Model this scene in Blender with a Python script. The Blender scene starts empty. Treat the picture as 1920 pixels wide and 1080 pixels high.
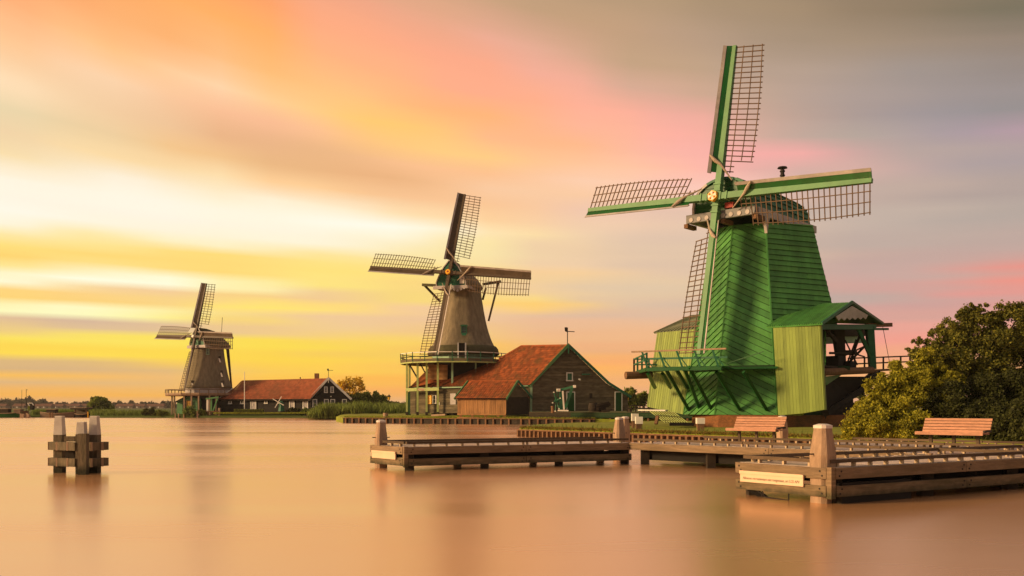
import bpy, math, random
import numpy as np
from mathutils import Vector, Matrix
random.seed(7); rng = np.random.default_rng(7)
S = bpy.context.scene
COL = S.collection
V = Vector
Z = V((0, 0, 1))
F, HOR, CH = 1800.0, 764.0, 1.9      # focal length in photo pixels, horizon row, eye height

# ------------------------------------------------------------------ camera
cam = bpy.data.cameras.new('camera'); camo = bpy.data.objects.new('camera', cam); COL.objects.link(camo)
camo.location = (0, 0, CH); camo.rotation_euler = (math.radians(90), 0, 0)
cam.sensor_width = 36; cam.lens = 36 * F / 1920; cam.shift_y = (HOR - 540) / 1920
cam.clip_start = 0.1; cam.clip_end = 20000
S.camera = camo

# ------------------------------------------------------------------ sun
SUN_AZ = V((-0.96, -0.27, 0)).normalized(); SUN_EL = math.radians(17)
sd = V((SUN_AZ.x * math.cos(SUN_EL), SUN_AZ.y * math.cos(SUN_EL), math.sin(SUN_EL)))
sun = bpy.data.lights.new('sun', 'SUN'); suno = bpy.data.objects.new('sun', sun); COL.objects.link(suno)
sun.energy = 5.0; sun.color = (1.0, 0.66, 0.34); sun.angle = math.radians(10.0)
suno.rotation_euler = sd.to_track_quat('Z', 'Y').to_euler()
S.view_settings.view_transform = 'Standard'; S.view_settings.look = 'None'
S.view_settings.exposure = 0.0; S.view_settings.gamma = 1.0
S.view_settings.use_curve_mapping = False

# ------------------------------------------------------------------ sky: Nishita plus lit cloud bands
def lin(c):
    return [((x / 255 + 0.055) / 1.055) ** 2.4 if x > 10 else x / 255 / 12.92 for x in c]
# cloud colours by (azimuth column, height row) as seen over the river
SKY = [
 (0,0,255,175,118),(120,0,255,168,105),(250,0,255,163,90),(450,0,255,163,98),(560,0,250,165,115),(640,0,240,165,130),(850,0,212,166,128),(1000,0,195,158,122),(1180,0,182,152,118),(1400,0,168,142,112),(1600,0,150,128,102),(1700,0,142,122,97),(1920,0,122,112,90),
 (0,45,255,182,122),(250,45,255,180,112),(450,50,255,175,100),(640,45,255,172,130),(850,50,235,168,135),
 (0,78,255,200,145),(0,100,255,220,178),(200,75,255,193,130),(200,115,254,214,172),(450,95,255,196,140),(450,60,255,176,95),(640,100,255,178,128),(850,100,253,170,135),(950,70,238,172,148),(1020,100,228,172,145),(1150,100,196,162,128),(1400,100,186,156,130),(1550,80,165,142,118),(1700,100,155,136,118),(1900,100,143,126,110),
 (0,150,255,222,180),(200,145,253,212,170),(400,170,254,212,168),(520,150,255,190,115),(640,160,255,196,128),(750,160,255,180,128),(900,160,255,172,136),(1080,150,246,174,150),(1180,160,215,170,145),(1300,150,193,162,130),(1500,150,182,158,140),(1700,150,162,148,140),(1850,150,150,138,132),
 (0,195,236,214,170),(150,200,246,210,165),(350,205,250,196,150),(480,215,250,188,145),(600,215,255,204,135),(700,225,255,202,112),(850,205,255,182,120),(1000,200,255,174,134),(1150,195,255,176,150),(1260,210,240,172,155),(1400,200,195,166,145),(1600,200,172,154,146),(1800,200,158,148,150),(1920,200,150,142,140),
 (0,240,240,210,165),(150,245,238,208,160),(300,240,240,196,150),(450,260,235,180,132),(600,260,253,192,145),(700,250,255,198,118),(850,280,255,205,128),(1000,260,255,185,135),(1150,250,255,182,150),(1280,250,255,176,160),(1400,260,210,170,152),(1600,260,182,164,152),(1800,250,168,152,156),(1900,235,185,150,160),
 (0,290,250,222,170),(150,295,255,222,165),(330,290,245,196,135),(550,300,232,180,125),(700,330,235,178,125),(850,330,252,192,140),(1000,310,255,196,142),(1150,300,255,196,158),(1300,300,255,180,168),(1450,300,248,172,165),(1550,320,215,172,160),(1700,300,182,164,156),(1900,300,172,156,155),
 (0,335,255,244,222),(200,345,255,246,228),(400,340,255,228,178),(560,345,255,206,148),(700,350,246,190,138),(850,370,250,196,145),(1000,360,250,202,160),(1150,350,252,205,172),(1300,350,250,198,180),(1650,350,192,168,155),(1900,350,176,158,150),
 (0,390,255,248,230),(250,390,255,246,226),(500,390,255,246,222),(640,395,255,238,205),(760,400,255,222,172),(900,400,252,206,150),(1000,400,250,200,155),(1150,400,240,198,172),(1250,400,228,192,170),(1650,400,194,174,160),(1900,400,180,164,154),
 (0,425,255,244,218),(250,430,255,244,218),(500,430,255,246,222),(700,425,255,250,232),(820,425,255,240,205),(950,430,252,220,160),(1100,430,238,202,170),(1250,440,222,192,168),
 (0,450,255,222,120),(180,450,255,226,140),(350,455,255,240,195),(550,455,255,245,215),(750,450,255,244,212),(900,455,252,228,165),(1050,460,240,206,165),(1200,470,226,196,168),(1700,450,192,170,158),(1900,450,190,165,155),
 (0,478,255,212,108),(200,478,255,216,115),(400,480,255,218,118),(640,480,255,228,150),(850,480,252,230,165),(1050,490,240,205,165),(1250,500,222,192,165),
 (0,500,255,228,140),(200,498,255,222,130),(400,505,255,216,115),(640,505,255,224,120),(850,505,253,222,135),(1000,510,246,205,150),(1700,500,196,165,155),(1860,510,218,155,142),(1920,500,228,145,132),
 (0,518,255,252,215),(150,520,255,254,225),(300,526,255,254,220),(450,535,255,240,170),(600,530,255,228,125),(800,535,252,215,125),(1000,540,242,205,155),(1150,540,226,198,165),(1920,530,238,145,130),(1850,545,225,150,140),
 (1750,520,200,165,155),(1780,540,208,160,150),(1920,470,195,165,155),(1920,570,222,152,142),
 (0,542,255,212,120),(150,545,252,208,125),(300,548,244,204,150),(450,555,248,208,130),(600,555,240,200,145),(760,560,248,215,120),(950,560,252,216,130),(1150,565,228,195,160),(1250,570,215,185,160),(1600,560,190,165,155),(1800,570,205,158,150),
 (0,558,252,210,115),(150,562,250,208,120),(300,562,246,208,130),(500,575,255,226,110),(640,575,252,215,120),(800,580,243,200,150),(1000,572,253,205,110),(1150,590,222,184,155),(1650,590,215,160,148),
 (0,575,255,250,185),(100,580,255,254,205),(200,588,255,252,190),(300,595,255,238,140),(450,600,248,212,120),(640,600,240,200,150),(850,600,238,195,150),(1050,605,235,185,145),(1600,620,232,160,145),
 (0,598,226,190,150),(150,605,215,182,155),(300,612,228,192,150),(450,615,240,200,140),(640,620,244,205,140),(850,620,244,198,130),(1100,625,238,182,135),(1700,640,240,155,138),
 (0,618,240,205,130),(0,632,255,228,90),(150,635,255,230,95),(300,640,255,228,90),(500,645,255,222,75),(700,640,252,212,95),(900,650,250,195,95),(1100,650,238,175,125),(1700,660,242,165,130),
 (0,655,255,216,75),(150,665,255,220,75),(300,665,255,218,72),(500,670,255,214,70),(700,665,250,205,90),(1000,690,255,180,85),(1200,680,250,172,105),(1700,690,245,175,115),
 (0,685,215,176,125),(150,688,215,176,128),(300,692,225,182,120),(400,690,252,205,80),(600,690,255,208,72),(750,690,252,196,85),(1150,710,245,175,110),
 (0,700,250,190,85),(150,702,248,188,90),(300,708,238,186,115),(500,705,255,200,72),(700,712,255,185,75),
 (0,718,225,180,125),(150,718,228,182,120),(300,722,236,184,110),(500,720,255,190,78),(700,735,253,175,85),(1150,740,240,172,118),(1700,730,240,170,125),
 (0,735,255,182,68),(150,736,255,182,66),(300,738,255,184,70),(500,740,252,185,95),
 (0,755,240,175,105),(150,755,238,176,110),(300,755,236,178,115),(600,760,235,180,125),(1000,760,238,176,125),(1700,760,235,170,130),
]
sk = np.array(SKY, float)
s_az = np.arctan((sk[:, 0] - 960) / F); s_el = (HOR - sk[:, 1]) / F * np.cos(s_az)
def vskew(el, az): return el * (1 + np.minimum(1.4 * el, .6) * np.clip(az, -0.7, 0.7))
s_v = vskew(s_el, s_az); s_c = np.array([lin(r[2:]) for r in SKY])
def skycol(az, v):
    dens = 0.0045 + 0.055 * max(v, 0)
    d2 = ((s_az - az) / 0.13) ** 2 + ((s_v - v) / dens) ** 2
    w = 1 / (d2 + 0.03) ** 2.6
    return (w[:, None] * s_c).sum(0) / w.sum()
world = bpy.data.worlds.new('World'); S.world = world; world.use_nodes = True
nt = world.node_tree; nt.nodes.clear()
def N(t, tree, **k):
    n = tree.nodes.new(t)
    for a, b in k.items(): setattr(n, a, b)
    return n
def M(tree, op, a, b=None, clamp=False):
    n = N('ShaderNodeMath', tree, operation=op); n.use_clamp = clamp
    for i, x in enumerate((a, b)):
        if x is None: continue
        if isinstance(x, (int, float)): n.inputs[i].default_value = x
        else: tree.links.new(x, n.inputs[i])
    return n.outputs[0]
tc = N('ShaderNodeTexCoord', nt); sep = N('ShaderNodeSeparateXYZ', nt); nt.links.new(tc.outputs['Generated'], sep.inputs[0])
X_, Y_, Z_ = sep.outputs
az = M(nt, 'ARCTAN2', X_, Y_)
hyp = M(nt, 'SQRT', M(nt, 'ADD', M(nt, 'MULTIPLY', X_, X_), M(nt, 'MULTIPLY', Y_, Y_)))
el = M(nt, 'DIVIDE', Z_, M(nt, 'MAXIMUM', hyp, 0.02))
azc = M(nt, 'MAXIMUM', M(nt, 'MINIMUM', az, 0.7), -0.7)
kk = M(nt, 'MAXIMUM', M(nt, 'MINIMUM', M(nt, 'MULTIPLY', el, 1.4), .6), 0.0)
vv = M(nt, 'MULTIPLY', el, M(nt, 'ADD', M(nt, 'MULTIPLY', azc, kk), 1.0))
# wind-drawn streaks: noise stretched along the bands
cmb = N('ShaderNodeCombineXYZ', nt); nt.links.new(M(nt, 'MULTIPLY', az, 2.2), cmb.inputs[0]); nt.links.new(M(nt, 'MULTIPLY', vv, 24.0), cmb.inputs[1])
nz = N('ShaderNodeTexNoise', nt); nz.inputs['Scale'].default_value = 1.0; nz.inputs['Detail'].default_value = 4.0; nz.inputs['Roughness'].default_value = 0.55
nt.links.new(cmb.outputs[0], nz.inputs['Vector'])
warp = M(nt, 'MULTIPLY', M(nt, 'SUBTRACT', nz.outputs[0], 0.5), M(nt, 'ADD', M(nt, 'MULTIPLY', vv, 0.04), 0.006))
vw = M(nt, 'ADD', vv, warp)
pos = M(nt, 'ADD', M(nt, 'DIVIDE', az, 2 * math.pi), 0.5)
rows = [0.0, 0.006, 0.012, 0.018, 0.024, 0.03, 0.036, 0.042, 0.048, 0.054, 0.06, 0.066, 0.072, 0.078, 0.084, 0.09, 0.096, 0.102, 0.108, 0.114, 0.12, 0.127, 0.134, 0.142, 0.15, 0.16, 0.17, 0.18, 0.195, 0.21, 0.225, 0.24, 0.26, 0.28, 0.30, 0.325, 0.35, 0.38, 0.42, 0.46, 0.5]
azs = list(np.linspace(-0.52, 0.52, 24))
prev = None
for i, rv in enumerate(rows):
    r = N('ShaderNodeValToRGB', nt); cr = r.color_ramp; cr.interpolation = 'LINEAR'
    st = [(a, skycol(a, rv)) for a in azs]
    cl, crt = np.array(st[0][1]), np.array(st[-1][1])
    back = np.array([0.33, 0.26, 0.23])
    st = [(-math.pi, back), (-2.5, back * 1.1), (-1.7, cl * .9), (-0.9, cl * 1.0)] + st + [(0.9, crt * .9 + back * .1), (1.6, crt * .4 + back * .6), (math.pi, back)]
    cr.elements[0].position = 0; cr.elements[1].position = 1
    cr.elements[0].color = (*st[0][1], 1); cr.elements[1].color = (*st[-1][1], 1)
    for a, c in st[1:-1]:
        e = cr.elements.new(a / (2 * math.pi) + 0.5); e.color = (*[float(x) for x in c], 1)
    nt.links.new(pos, r.inputs[0])
    if prev is None: prev = r.outputs[0]; continue
    mr = N('ShaderNodeMapRange', nt, interpolation_type='SMOOTHSTEP' if False else 'LINEAR'); mr.inputs[1].default_value = rows[i - 1]; mr.inputs[2].default_value = rv
    nt.links.new(vw, mr.inputs[0])
    mx = N('ShaderNodeMix', nt, data_type='RGBA'); nt.links.new(mr.outputs[0], mx.inputs[0]); nt.links.new(prev, mx.inputs[6]); nt.links.new(r.outputs[0], mx.inputs[7]); prev = mx.outputs[2]
mr = N('ShaderNodeMapRange', nt); mr.inputs[1].default_value = 0.5; mr.inputs[2].default_value = 1.6; nt.links.new(vw, mr.inputs[0])
mx = N('ShaderNodeMix', nt, data_type='RGBA'); nt.links.new(mr.outputs[0], mx.inputs[0]); nt.links.new(prev, mx.inputs[6]); mx.inputs[7].default_value = (0.40, 0.30, 0.24, 1)
bg1 = N('ShaderNodeBackground', nt); c3 = N('ShaderNodeCombineXYZ', nt); nt.links.new(M(nt, 'MULTIPLY', az, 1.6), c3.inputs[0]); nt.links.new(M(nt, 'MULTIPLY', vv, 45.0), c3.inputs[1]); c3.inputs[2].default_value = 4.2
n3 = N('ShaderNodeTexNoise', nt); n3.inputs['Scale'].default_value = 1.0; n3.inputs['Detail'].default_value = 3.0; nt.links.new(c3.outputs[0], n3.inputs['Vector'])
sc3 = N('ShaderNodeVectorMath', nt, operation='SCALE'); nt.links.new(mx.outputs[2], sc3.inputs[0]); nt.links.new(M(nt, 'ADD', M(nt, 'MULTIPLY', n3.outputs[0], .10), .96), sc3.inputs['Scale'])
nt.links.new(sc3.outputs[0], bg1.inputs[0]); bg1.inputs[1].default_value = 1.0
sky = N('ShaderNodeTexSky', nt, sky_type='NISHITA'); sky.sun_disc = False; sky.sun_elevation = SUN_EL; sky.sun_rotation = math.atan2(sd.x, sd.y) % (2 * math.pi)
bg2 = N('ShaderNodeBackground', nt); nt.links.new(sky.outputs[0], bg2.inputs[0]); bg2.inputs[1].default_value = 0.004
add = N('ShaderNodeAddShader', nt); nt.links.new(bg1.outputs[0], add.inputs[0]); nt.links.new(bg2.outputs[0], add.inputs[1])
wo = N('ShaderNodeOutputWorld', nt); nt.links.new(add.outputs[0], wo.inputs[0])

# ------------------------------------------------------------------ materials
MATS = {}
def mat(name, col, rough=0.7, var=0.25, scale=3.0, bump=0.15, stretch=(1, 1, 1), island=0.25, spec=0.3, grime=None, metallic=0.0, translucent=0.0, obj_rand=False, col2=None, bscale=None, grime_scale=0.6, grime_amt=0.5):
    """procedural surface: base colour x noise variation x per-piece variation, optional grime patches, fine bump"""
    m = bpy.data.materials.new(name); m.use_nodes = True; t = m.node_tree; t.nodes.clear()
    L = t.links.new
    out = N('ShaderNodeOutputMaterial', t); b = N('ShaderNodeBsdfPrincipled', t)
    geo = N('ShaderNodeNewGeometry', t); mp = N('ShaderNodeMapping', t); L(geo.outputs['Position'], mp.inputs[0]); mp.inputs['Scale'].default_value = stretch
    n1 = N('ShaderNodeTexNoise', t); n1.inputs['Scale'].default_value = scale; n1.inputs['Detail'].default_value = 6; n1.inputs['Roughness'].default_value = 0.65; L(mp.outputs[0], n1.inputs['Vector'])
    r1 = N('ShaderNodeMapRange', t); r1.inputs[1].default_value = 0.3; r1.inputs[2].default_value = 0.7; r1.inputs[3].default_value = 1 - var; r1.inputs[4].default_value = 1 + var; L(n1.outputs[0], r1.inputs[0])
    rnd = geo.outputs['Random Per Island']
    if obj_rand:
        oi = N('ShaderNodeObjectInfo', t); rnd = oi.outputs['Random']
    r2 = N('ShaderNodeMapRange', t); r2.inputs[3].default_value = 1 - island; r2.inputs[4].default_value = 1 + island; L(rnd, r2.inputs[0])
    mul = M(t, 'MULTIPLY', r1.outputs[0], r2.outputs[0])
    base = N('ShaderNodeMix', t, data_type='RGBA'); base.inputs[6].default_value = (*col, 1); base.inputs[7].default_value = (*(col2 or col), 1)
    fr = M(t, 'FRACT', M(t, 'MULTIPLY', rnd, 7.31)); L(fr, base.inputs[0])
    vm = N('ShaderNodeVectorMath', t, operation='SCALE'); L(base.outputs[2], vm.inputs[0]); L(mul, vm.inputs['Scale'])
    c = vm.outputs[0]
    if grime:
        n2 = N('ShaderNodeTexNoise', t); n2.inputs['Scale'].default_value = grime_scale; n2.inputs['Detail'].default_value = 8; n2.inputs['Roughness'].default_value = 0.7; L(mp.outputs[0], n2.inputs['Vector'])
        r3 = N('ShaderNodeMapRange', t); r3.inputs[1].default_value = 0.48; r3.inputs[2].default_value = 0.68; r3.inputs[4].default_value = grime_amt; L(n2.outputs[0], r3.inputs[0])
        mg = N('ShaderNodeMix', t, data_type='RGBA'); L(r3.outputs[0], mg.inputs[0]); L(c, mg.inputs[6]); mg.inputs[7].default_value = (*grime, 1); c = mg.outputs[2]
    L(c, b.inputs['Base Color']); b.inputs['Roughness'].default_value = rough; b.inputs['Specular IOR Level'].default_value = spec; b.inputs['Metallic'].default_value = metallic
    if bump:
        n3 = N('ShaderNodeTexNoise', t); n3.inputs['Scale'].default_value = bscale or scale * 4; n3.inputs['Detail'].default_value = 5; L(mp.outputs[0], n3.inputs['Vector'])
        bp = N('ShaderNodeBump', t); bp.inputs['Strength'].default_value = bump; bp.inputs['Distance'].default_value = 0.03; L(n3.outputs[0], bp.inputs['Height']); L(bp.outputs[0], b.inputs['Normal'])
    if translucent:
        tr = N('ShaderNodeBsdfTranslucent', t); L(c, tr.inputs[0]); ms = N('ShaderNodeMixShader', t); ms.inputs[0].default_value = translucent
        L(b.outputs[0], ms.inputs[1]); L(tr.outputs[0], ms.inputs[2]); L(ms.outputs[0], out.inputs[0])
    else: L(b.outputs[0], out.inputs[0])
    MATS[name] = m
    return m
mat('green_board', (.065, .235, .055), .5, .28, 1.6, .15, stretch=(1, 1, .25), island=.2, obj_rand=True, grime=(.03, .10, .02), grime_scale=.5, grime_amt=.45, col2=(.075, .245, .05))
mat('green_dark', (.003, .075, .010), .42, .2, 1.5, .08, island=.1, grime=(.02, .07, .02), grime_amt=.4)
mat('green_light', (.085, .225, .085), .5, .15, 1.5, .08, island=.1, grime=(.06, .16, .05), grime_amt=.5)
mat('green_teal', (.018, .12, .06), .55, .2, 1.5, .1, island=.15, grime=(.05, .10, .06))
mat('yellow_green', (.215, .285, .06), .5, .2, 1.2, .1, stretch=(1, 1, .2), island=.18, obj_rand=True, grime=(.11, .15, .04), grime_scale=1.0, grime_amt=.75)
mat('post_green', (.38, .45, .15), .6, .15, 2, .1, island=.12, grime=(.2, .22, .1))
mat('pale_green', (.24, .38, .24), .6, .12, 1.5, .1, island=.1, grime=(.14, .2, .12))
mat('trim_grey', (.42, .38, .36), .6, .12, 2, .1, island=.1, grime=(.2, .17, .15))
mat('white_paint', (.72, .68, .60), .55, .08, 2, .05, island=.06, grime=(.4, .36, .3), grime_amt=.35)
mat('lattice_wood', (.12, .075, .045), .75, .2, 4, .05, island=.2, obj_rand=True)
mat('sail_brown', (.065, .043, .024), .6, .2, 1.5, .08, island=.15)
mat('canvas', (.36, .29, .22), .9, .15, 6, .3, island=.1)
mat('beam_grey', (.17, .17, .17), .6, .15, 2, .1, island=.1)
mat('grey_green', (.15, .165, .10), .6, .2, 1, .1, island=.1)
mat('thatch', (.20, .165, .108), .95, .32, 2.6, 1.0, stretch=(1, 1, .22), island=0, grime=(.12, .105, .06), grime_scale=.45, grime_amt=.6, bscale=14)
mat('thatch_dark', (.075, .07, .035), .95, .25, 3, .8, stretch=(1, 1, .4), island=0)
mat('tile', (.33, .085, .022), .8, .22, 1.6, .1, island=.35, grime=(.11, .065, .02), grime_scale=.7, grime_amt=.85, col2=(.22, .065, .02))
mat('tile_far', (.30, .085, .035), .8, .16, .7, .1, island=.22, grime=(.15, .07, .03), grime_scale=.3, grime_amt=.6)
mat('brick', (.24, .10, .04), .9, .3, 2.5, .4, island=.35, grime=(.09, .07, .03), grime_amt=.7)
mat('barn_board', (.125, .10, .058), .9, .35, 1.2, .3, stretch=(1, 1, 3), island=.35, grime=(.055, .048, .026), grime_scale=.8, grime_amt=.7)
mat('tar_board', (.016, .013, .010), .8, .2, 1.5, .1, island=.3)
mat('shed_board', (.30, .155, .06), .85, .25, 1.5, .25, stretch=(1, 1, .3), island=.22, obj_rand=True, grime=(.12, .07, .03), grime_scale=.9, grime_amt=.6)
mat('dark_wood', (.03, .022, .014), .85, .3, 2, .3, island=.3)
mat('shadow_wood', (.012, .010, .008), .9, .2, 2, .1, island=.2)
mat('log_wood', (.17, .09, .045), .9, .3, 3, .5, island=.2, grime=(.05, .03, .02))
mat('green_deep', (.006, .03, .008), .8, .2, 2, 0)
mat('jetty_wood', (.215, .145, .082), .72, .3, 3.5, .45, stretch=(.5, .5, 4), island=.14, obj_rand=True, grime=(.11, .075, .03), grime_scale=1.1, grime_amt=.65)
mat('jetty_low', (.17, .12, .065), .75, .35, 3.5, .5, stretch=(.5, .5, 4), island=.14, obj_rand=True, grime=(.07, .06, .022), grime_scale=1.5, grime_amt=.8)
mat('kerb_wood', (.10, .065, .036), .75, .3, 4, .3, stretch=(.5, .5, 2), island=.2, obj_rand=True)
mat('deck_wood', (.46, .36, .30), .38, .18, 3, .15, island=.12, obj_rand=True, spec=.6)
mat('block_wood', (.45, .33, .2), .6, .15, 4, .1, island=.2)
mat('bench_wood', (.45, .215, .125), .6, .22, 6, .15, stretch=(1, 1, 3), island=.14, obj_rand=True, grime=(.26, .13, .07), grime_scale=2)
mat('bollard_wood', (.33, .22, .14), .75, .25, 4, .4, stretch=(2, 2, .5), island=.1, grime=(.16, .11, .06), grime_scale=1.5)
mat('iron', (.025, .022, .02), .6, .2, 6, .1, metallic=.4)
mat('zinc_cap', (.62, .55, .48), .45, .12, 5, .05, metallic=.1)
mat('dolphin_sleeve', (.52, .48, .42), .6, .14, 3, .12, island=.06, grime=(.25, .2, .15))
mat('dolphin_wood', (.13, .10, .06), .85, .35, 4, .5, stretch=(2, 2, .5), island=.15, grime=(.05, .05, .025), grime_scale=1.5, grime_amt=.7)
mat('sign_board', (.72, .50, .33), .5, .06, 2, .02, island=0)
mat('sign_ink', (.16, .10, .07), .6, 0, 1, 0, island=0)
mat('gold', (.75, .38, .02), .4, .05, 2, 0)
mat('red_paint', (.28, .03, .02), .6, .1, 2, 0)
mat('glass', (.03, .035, .03), .08, .1, 2, 0, spec=.8)
mat('glass_warm', (.75, .42, .05), .25, .1, 2, 0, spec=.8)
mat('grass_ground', (.20, .23, .018), .95, .35, 1.2, .6, island=0, grime=(.13, .085, .02), grime_scale=.8, grime_amt=.5)
mat('grass_blade', (.34, .38, .025), .8, .2, 1.5, 0, island=.35, translucent=.35, col2=(.24, .24, .03))
mat('dry_grass', (.22, .12, .02), .85, .25, 1.5, 0, island=.35, translucent=.3, col2=(.13, .12, .02))
mat('reed', (.20, .27, .05), .8, .25, .6, 0, island=.4, translucent=.35, col2=(.12, .15, .035))
mat('leaf_gold', (.46, .42, .03), .7, .3, .7, 0, island=.4, translucent=.4, col2=(.18, .19, .015))
mat('leaf_olive', (.26, .24, .03), .7, .3, .7, 0, island=.4, translucent=.35, col2=(.05, .07, .012))
mat('leaf_dark', (.06, .07, .012), .7, .3, .7, 0, island=.4, translucent=.3, col2=(.04, .045, .008))
mat('leaf_mid', (.17, .20, .03), .8, .3, .5, 0, island=.4, translucent=.35)
mat('leaf_backlit', (.68, .46, .03), .8, .25, .5, 0, island=.35, translucent=.6)  # glow of the sky through the leaves put into their colour
mat('bark', (.06, .042, .025), .9, .3, 4, .5)
mat('far_leaf', (.045, .05, .02), .9, .3, .05, 0, island=.35)
mat('far_roof', (.12, .055, .035), .9, .15, .3, 0, island=.3)
mat('far_wall', (.17, .13, .10), .9, .15, .3, 0, island=.3)
mat('hull', (.16, .11, .07), .6, .2, 1, .1)
mat('field', (.07, .10, .02), .95, .3, .08, .2, island=0)
mat('mud', (.05, .035, .02), .9, .3, 1, .4)
# brickwork surface with courses
def brick_mat():
    m = mat('brickwork', (.22, .095, .035), .9, .2, 2.5, .0, island=0, grime=(.07, .06, .025), grime_scale=.6, grime_amt=.8)
    t = m.node_tree; b = [n for n in t.nodes if n.type == 'BSDF_PRINCIPLED'][0]
    src = b.inputs['Base Color'].links[0].from_socket
    geo = N('ShaderNodeNewGeometry', t); sp = N('ShaderNodeSeparateXYZ', t); t.links.new(geo.outputs['Position'], sp.inputs[0])
    cb = N('ShaderNodeCombineXYZ', t); t.links.new(M(t, 'SUBTRACT', sp.outputs[0], M(t, 'MULTIPLY', sp.outputs[1], .6)), cb.inputs[0]); t.links.new(sp.outputs[2], cb.inputs[1])
    br = N('ShaderNodeTexBrick', t); br.inputs['Scale'].default_value = 4.2; br.inputs['Color1'].default_value = (.8, .8, .8, 1); br.inputs['Color2'].default_value = (1.25, 1.1, 1, 1); br.inputs['Mortar'].default_value = (.55, .6, .6, 1); t.links.new(cb.outputs[0], br.inputs['Vector'])
    mm = N('ShaderNodeMix', t, data_type='RGBA', blend_type='MULTIPLY'); mm.inputs[0].default_value = 1; t.links.new(src, mm.inputs[6]); t.links.new(br.outputs[0], mm.inputs[7]); t.links.new(mm.outputs[2], b.inputs['Base Color'])
brick_mat()
def water_mat():
    m = bpy.data.materials.new('water'); m.use_nodes = True; t = m.node_tree; t.nodes.clear()
    out = N('ShaderNodeOutputMaterial', t); geo = N('ShaderNodeNewGeometry', t)
    mp = N('ShaderNodeMapping', t); mp.inputs['Scale'].default_value = (.02, .12, 1); t.links.new(geo.outputs['Position'], mp.inputs[0])
    n = N('ShaderNodeTexNoise', t); n.inputs['Scale'].default_value = 1; n.inputs['Detail'].default_value = 4; t.links.new(mp.outputs[0], n.inputs['Vector'])
    r = N('ShaderNodeMapRange', t); r.inputs[1].default_value = .3; r.inputs[2].default_value = .7; r.inputs[3].default_value = .17; r.inputs[4].default_value = .32; t.links.new(n.outputs[0], r.inputs[0])
    b = N('ShaderNodeBsdfPrincipled', t)
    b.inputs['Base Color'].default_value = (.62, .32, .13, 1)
    t.links.new(r.outputs[0], b.inputs['Roughness']); b.inputs['IOR'].default_value = 1.33
    # long rows of small ripples, averaged by the long exposure
    mp2 = N('ShaderNodeMapping', t); mp2.inputs['Scale'].default_value = (.25, 1.2, 1); t.links.new(geo.outputs['Position'], mp2.inputs[0])
    n2 = N('ShaderNodeTexNoise', t); n2.inputs['Scale'].default_value = .6; n2.inputs['Detail'].default_value = 2; t.links.new(mp2.outputs[0], n2.inputs['Vector'])
    bp = N('ShaderNodeBump', t); bp.inputs['Strength'].default_value = .05; bp.inputs['Distance'].default_value = .1; t.links.new(n2.outputs[0], bp.inputs['Height']); t.links.new(bp.outputs[0], b.inputs['Normal'])
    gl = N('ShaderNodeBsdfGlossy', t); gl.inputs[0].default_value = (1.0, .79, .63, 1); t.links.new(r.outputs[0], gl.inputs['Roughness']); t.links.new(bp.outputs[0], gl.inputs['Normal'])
    lw = N('ShaderNodeFresnel', t); lw.inputs[0].default_value = 1.6
    f2 = M(t, 'ADD', M(t, 'MULTIPLY', lw.outputs[0], .60), M(t, 'ADD', M(t, 'MULTIPLY', M(t, 'SUBTRACT', n.outputs[0], .5), .7), .20), True)
    ms = N('ShaderNodeMixShader', t); t.links.new(f2, ms.inputs[0]); t.links.new(b.outputs[0], ms.inputs[1]); t.links.new(gl.outputs[0], ms.inputs[2])
    t.links.new(ms.outputs[0], out.inputs[0]); MATS['water'] = m
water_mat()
def waterline(name, z0, z1, col, amt):   # algae and wet stain up to a height above the river
    t = MATS[name].node_tree; b = [n for n in t.nodes if n.type == 'BSDF_PRINCIPLED'][0]; src = b.inputs['Base Color'].links[0].from_socket
    geo = N('ShaderNodeNewGeometry', t); sp = N('ShaderNodeSeparateXYZ', t); t.links.new(geo.outputs['Position'], sp.inputs[0])
    n = N('ShaderNodeTexNoise', t); n.inputs['Scale'].default_value = 5; n.inputs['Detail'].default_value = 5; t.links.new(geo.outputs['Position'], n.inputs['Vector'])
    h = M(t, 'ADD', sp.outputs[2], M(t, 'MULTIPLY', M(t, 'SUBTRACT', n.outputs[0], .5), .22))
    r = N('ShaderNodeMapRange', t); r.inputs[1].default_value = z0; r.inputs[2].default_value = z1; r.inputs[3].default_value = amt; r.inputs[4].default_value = 0; t.links.new(h, r.inputs[0])
    mx = N('ShaderNodeMix', t, data_type='RGBA'); t.links.new(r.outputs[0], mx.inputs[0]); t.links.new(src, mx.inputs[6]); mx.inputs[7].default_value = (*col, 1); t.links.new(mx.outputs[2], b.inputs['Base Color'])
waterline('jetty_low', .10, .26, (.028, .03, .010), .95); waterline('jetty_wood', .18, .34, (.05, .045, .015), .9); waterline('dolphin_wood', .12, .32, (.02, .02, .008), .95)

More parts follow.
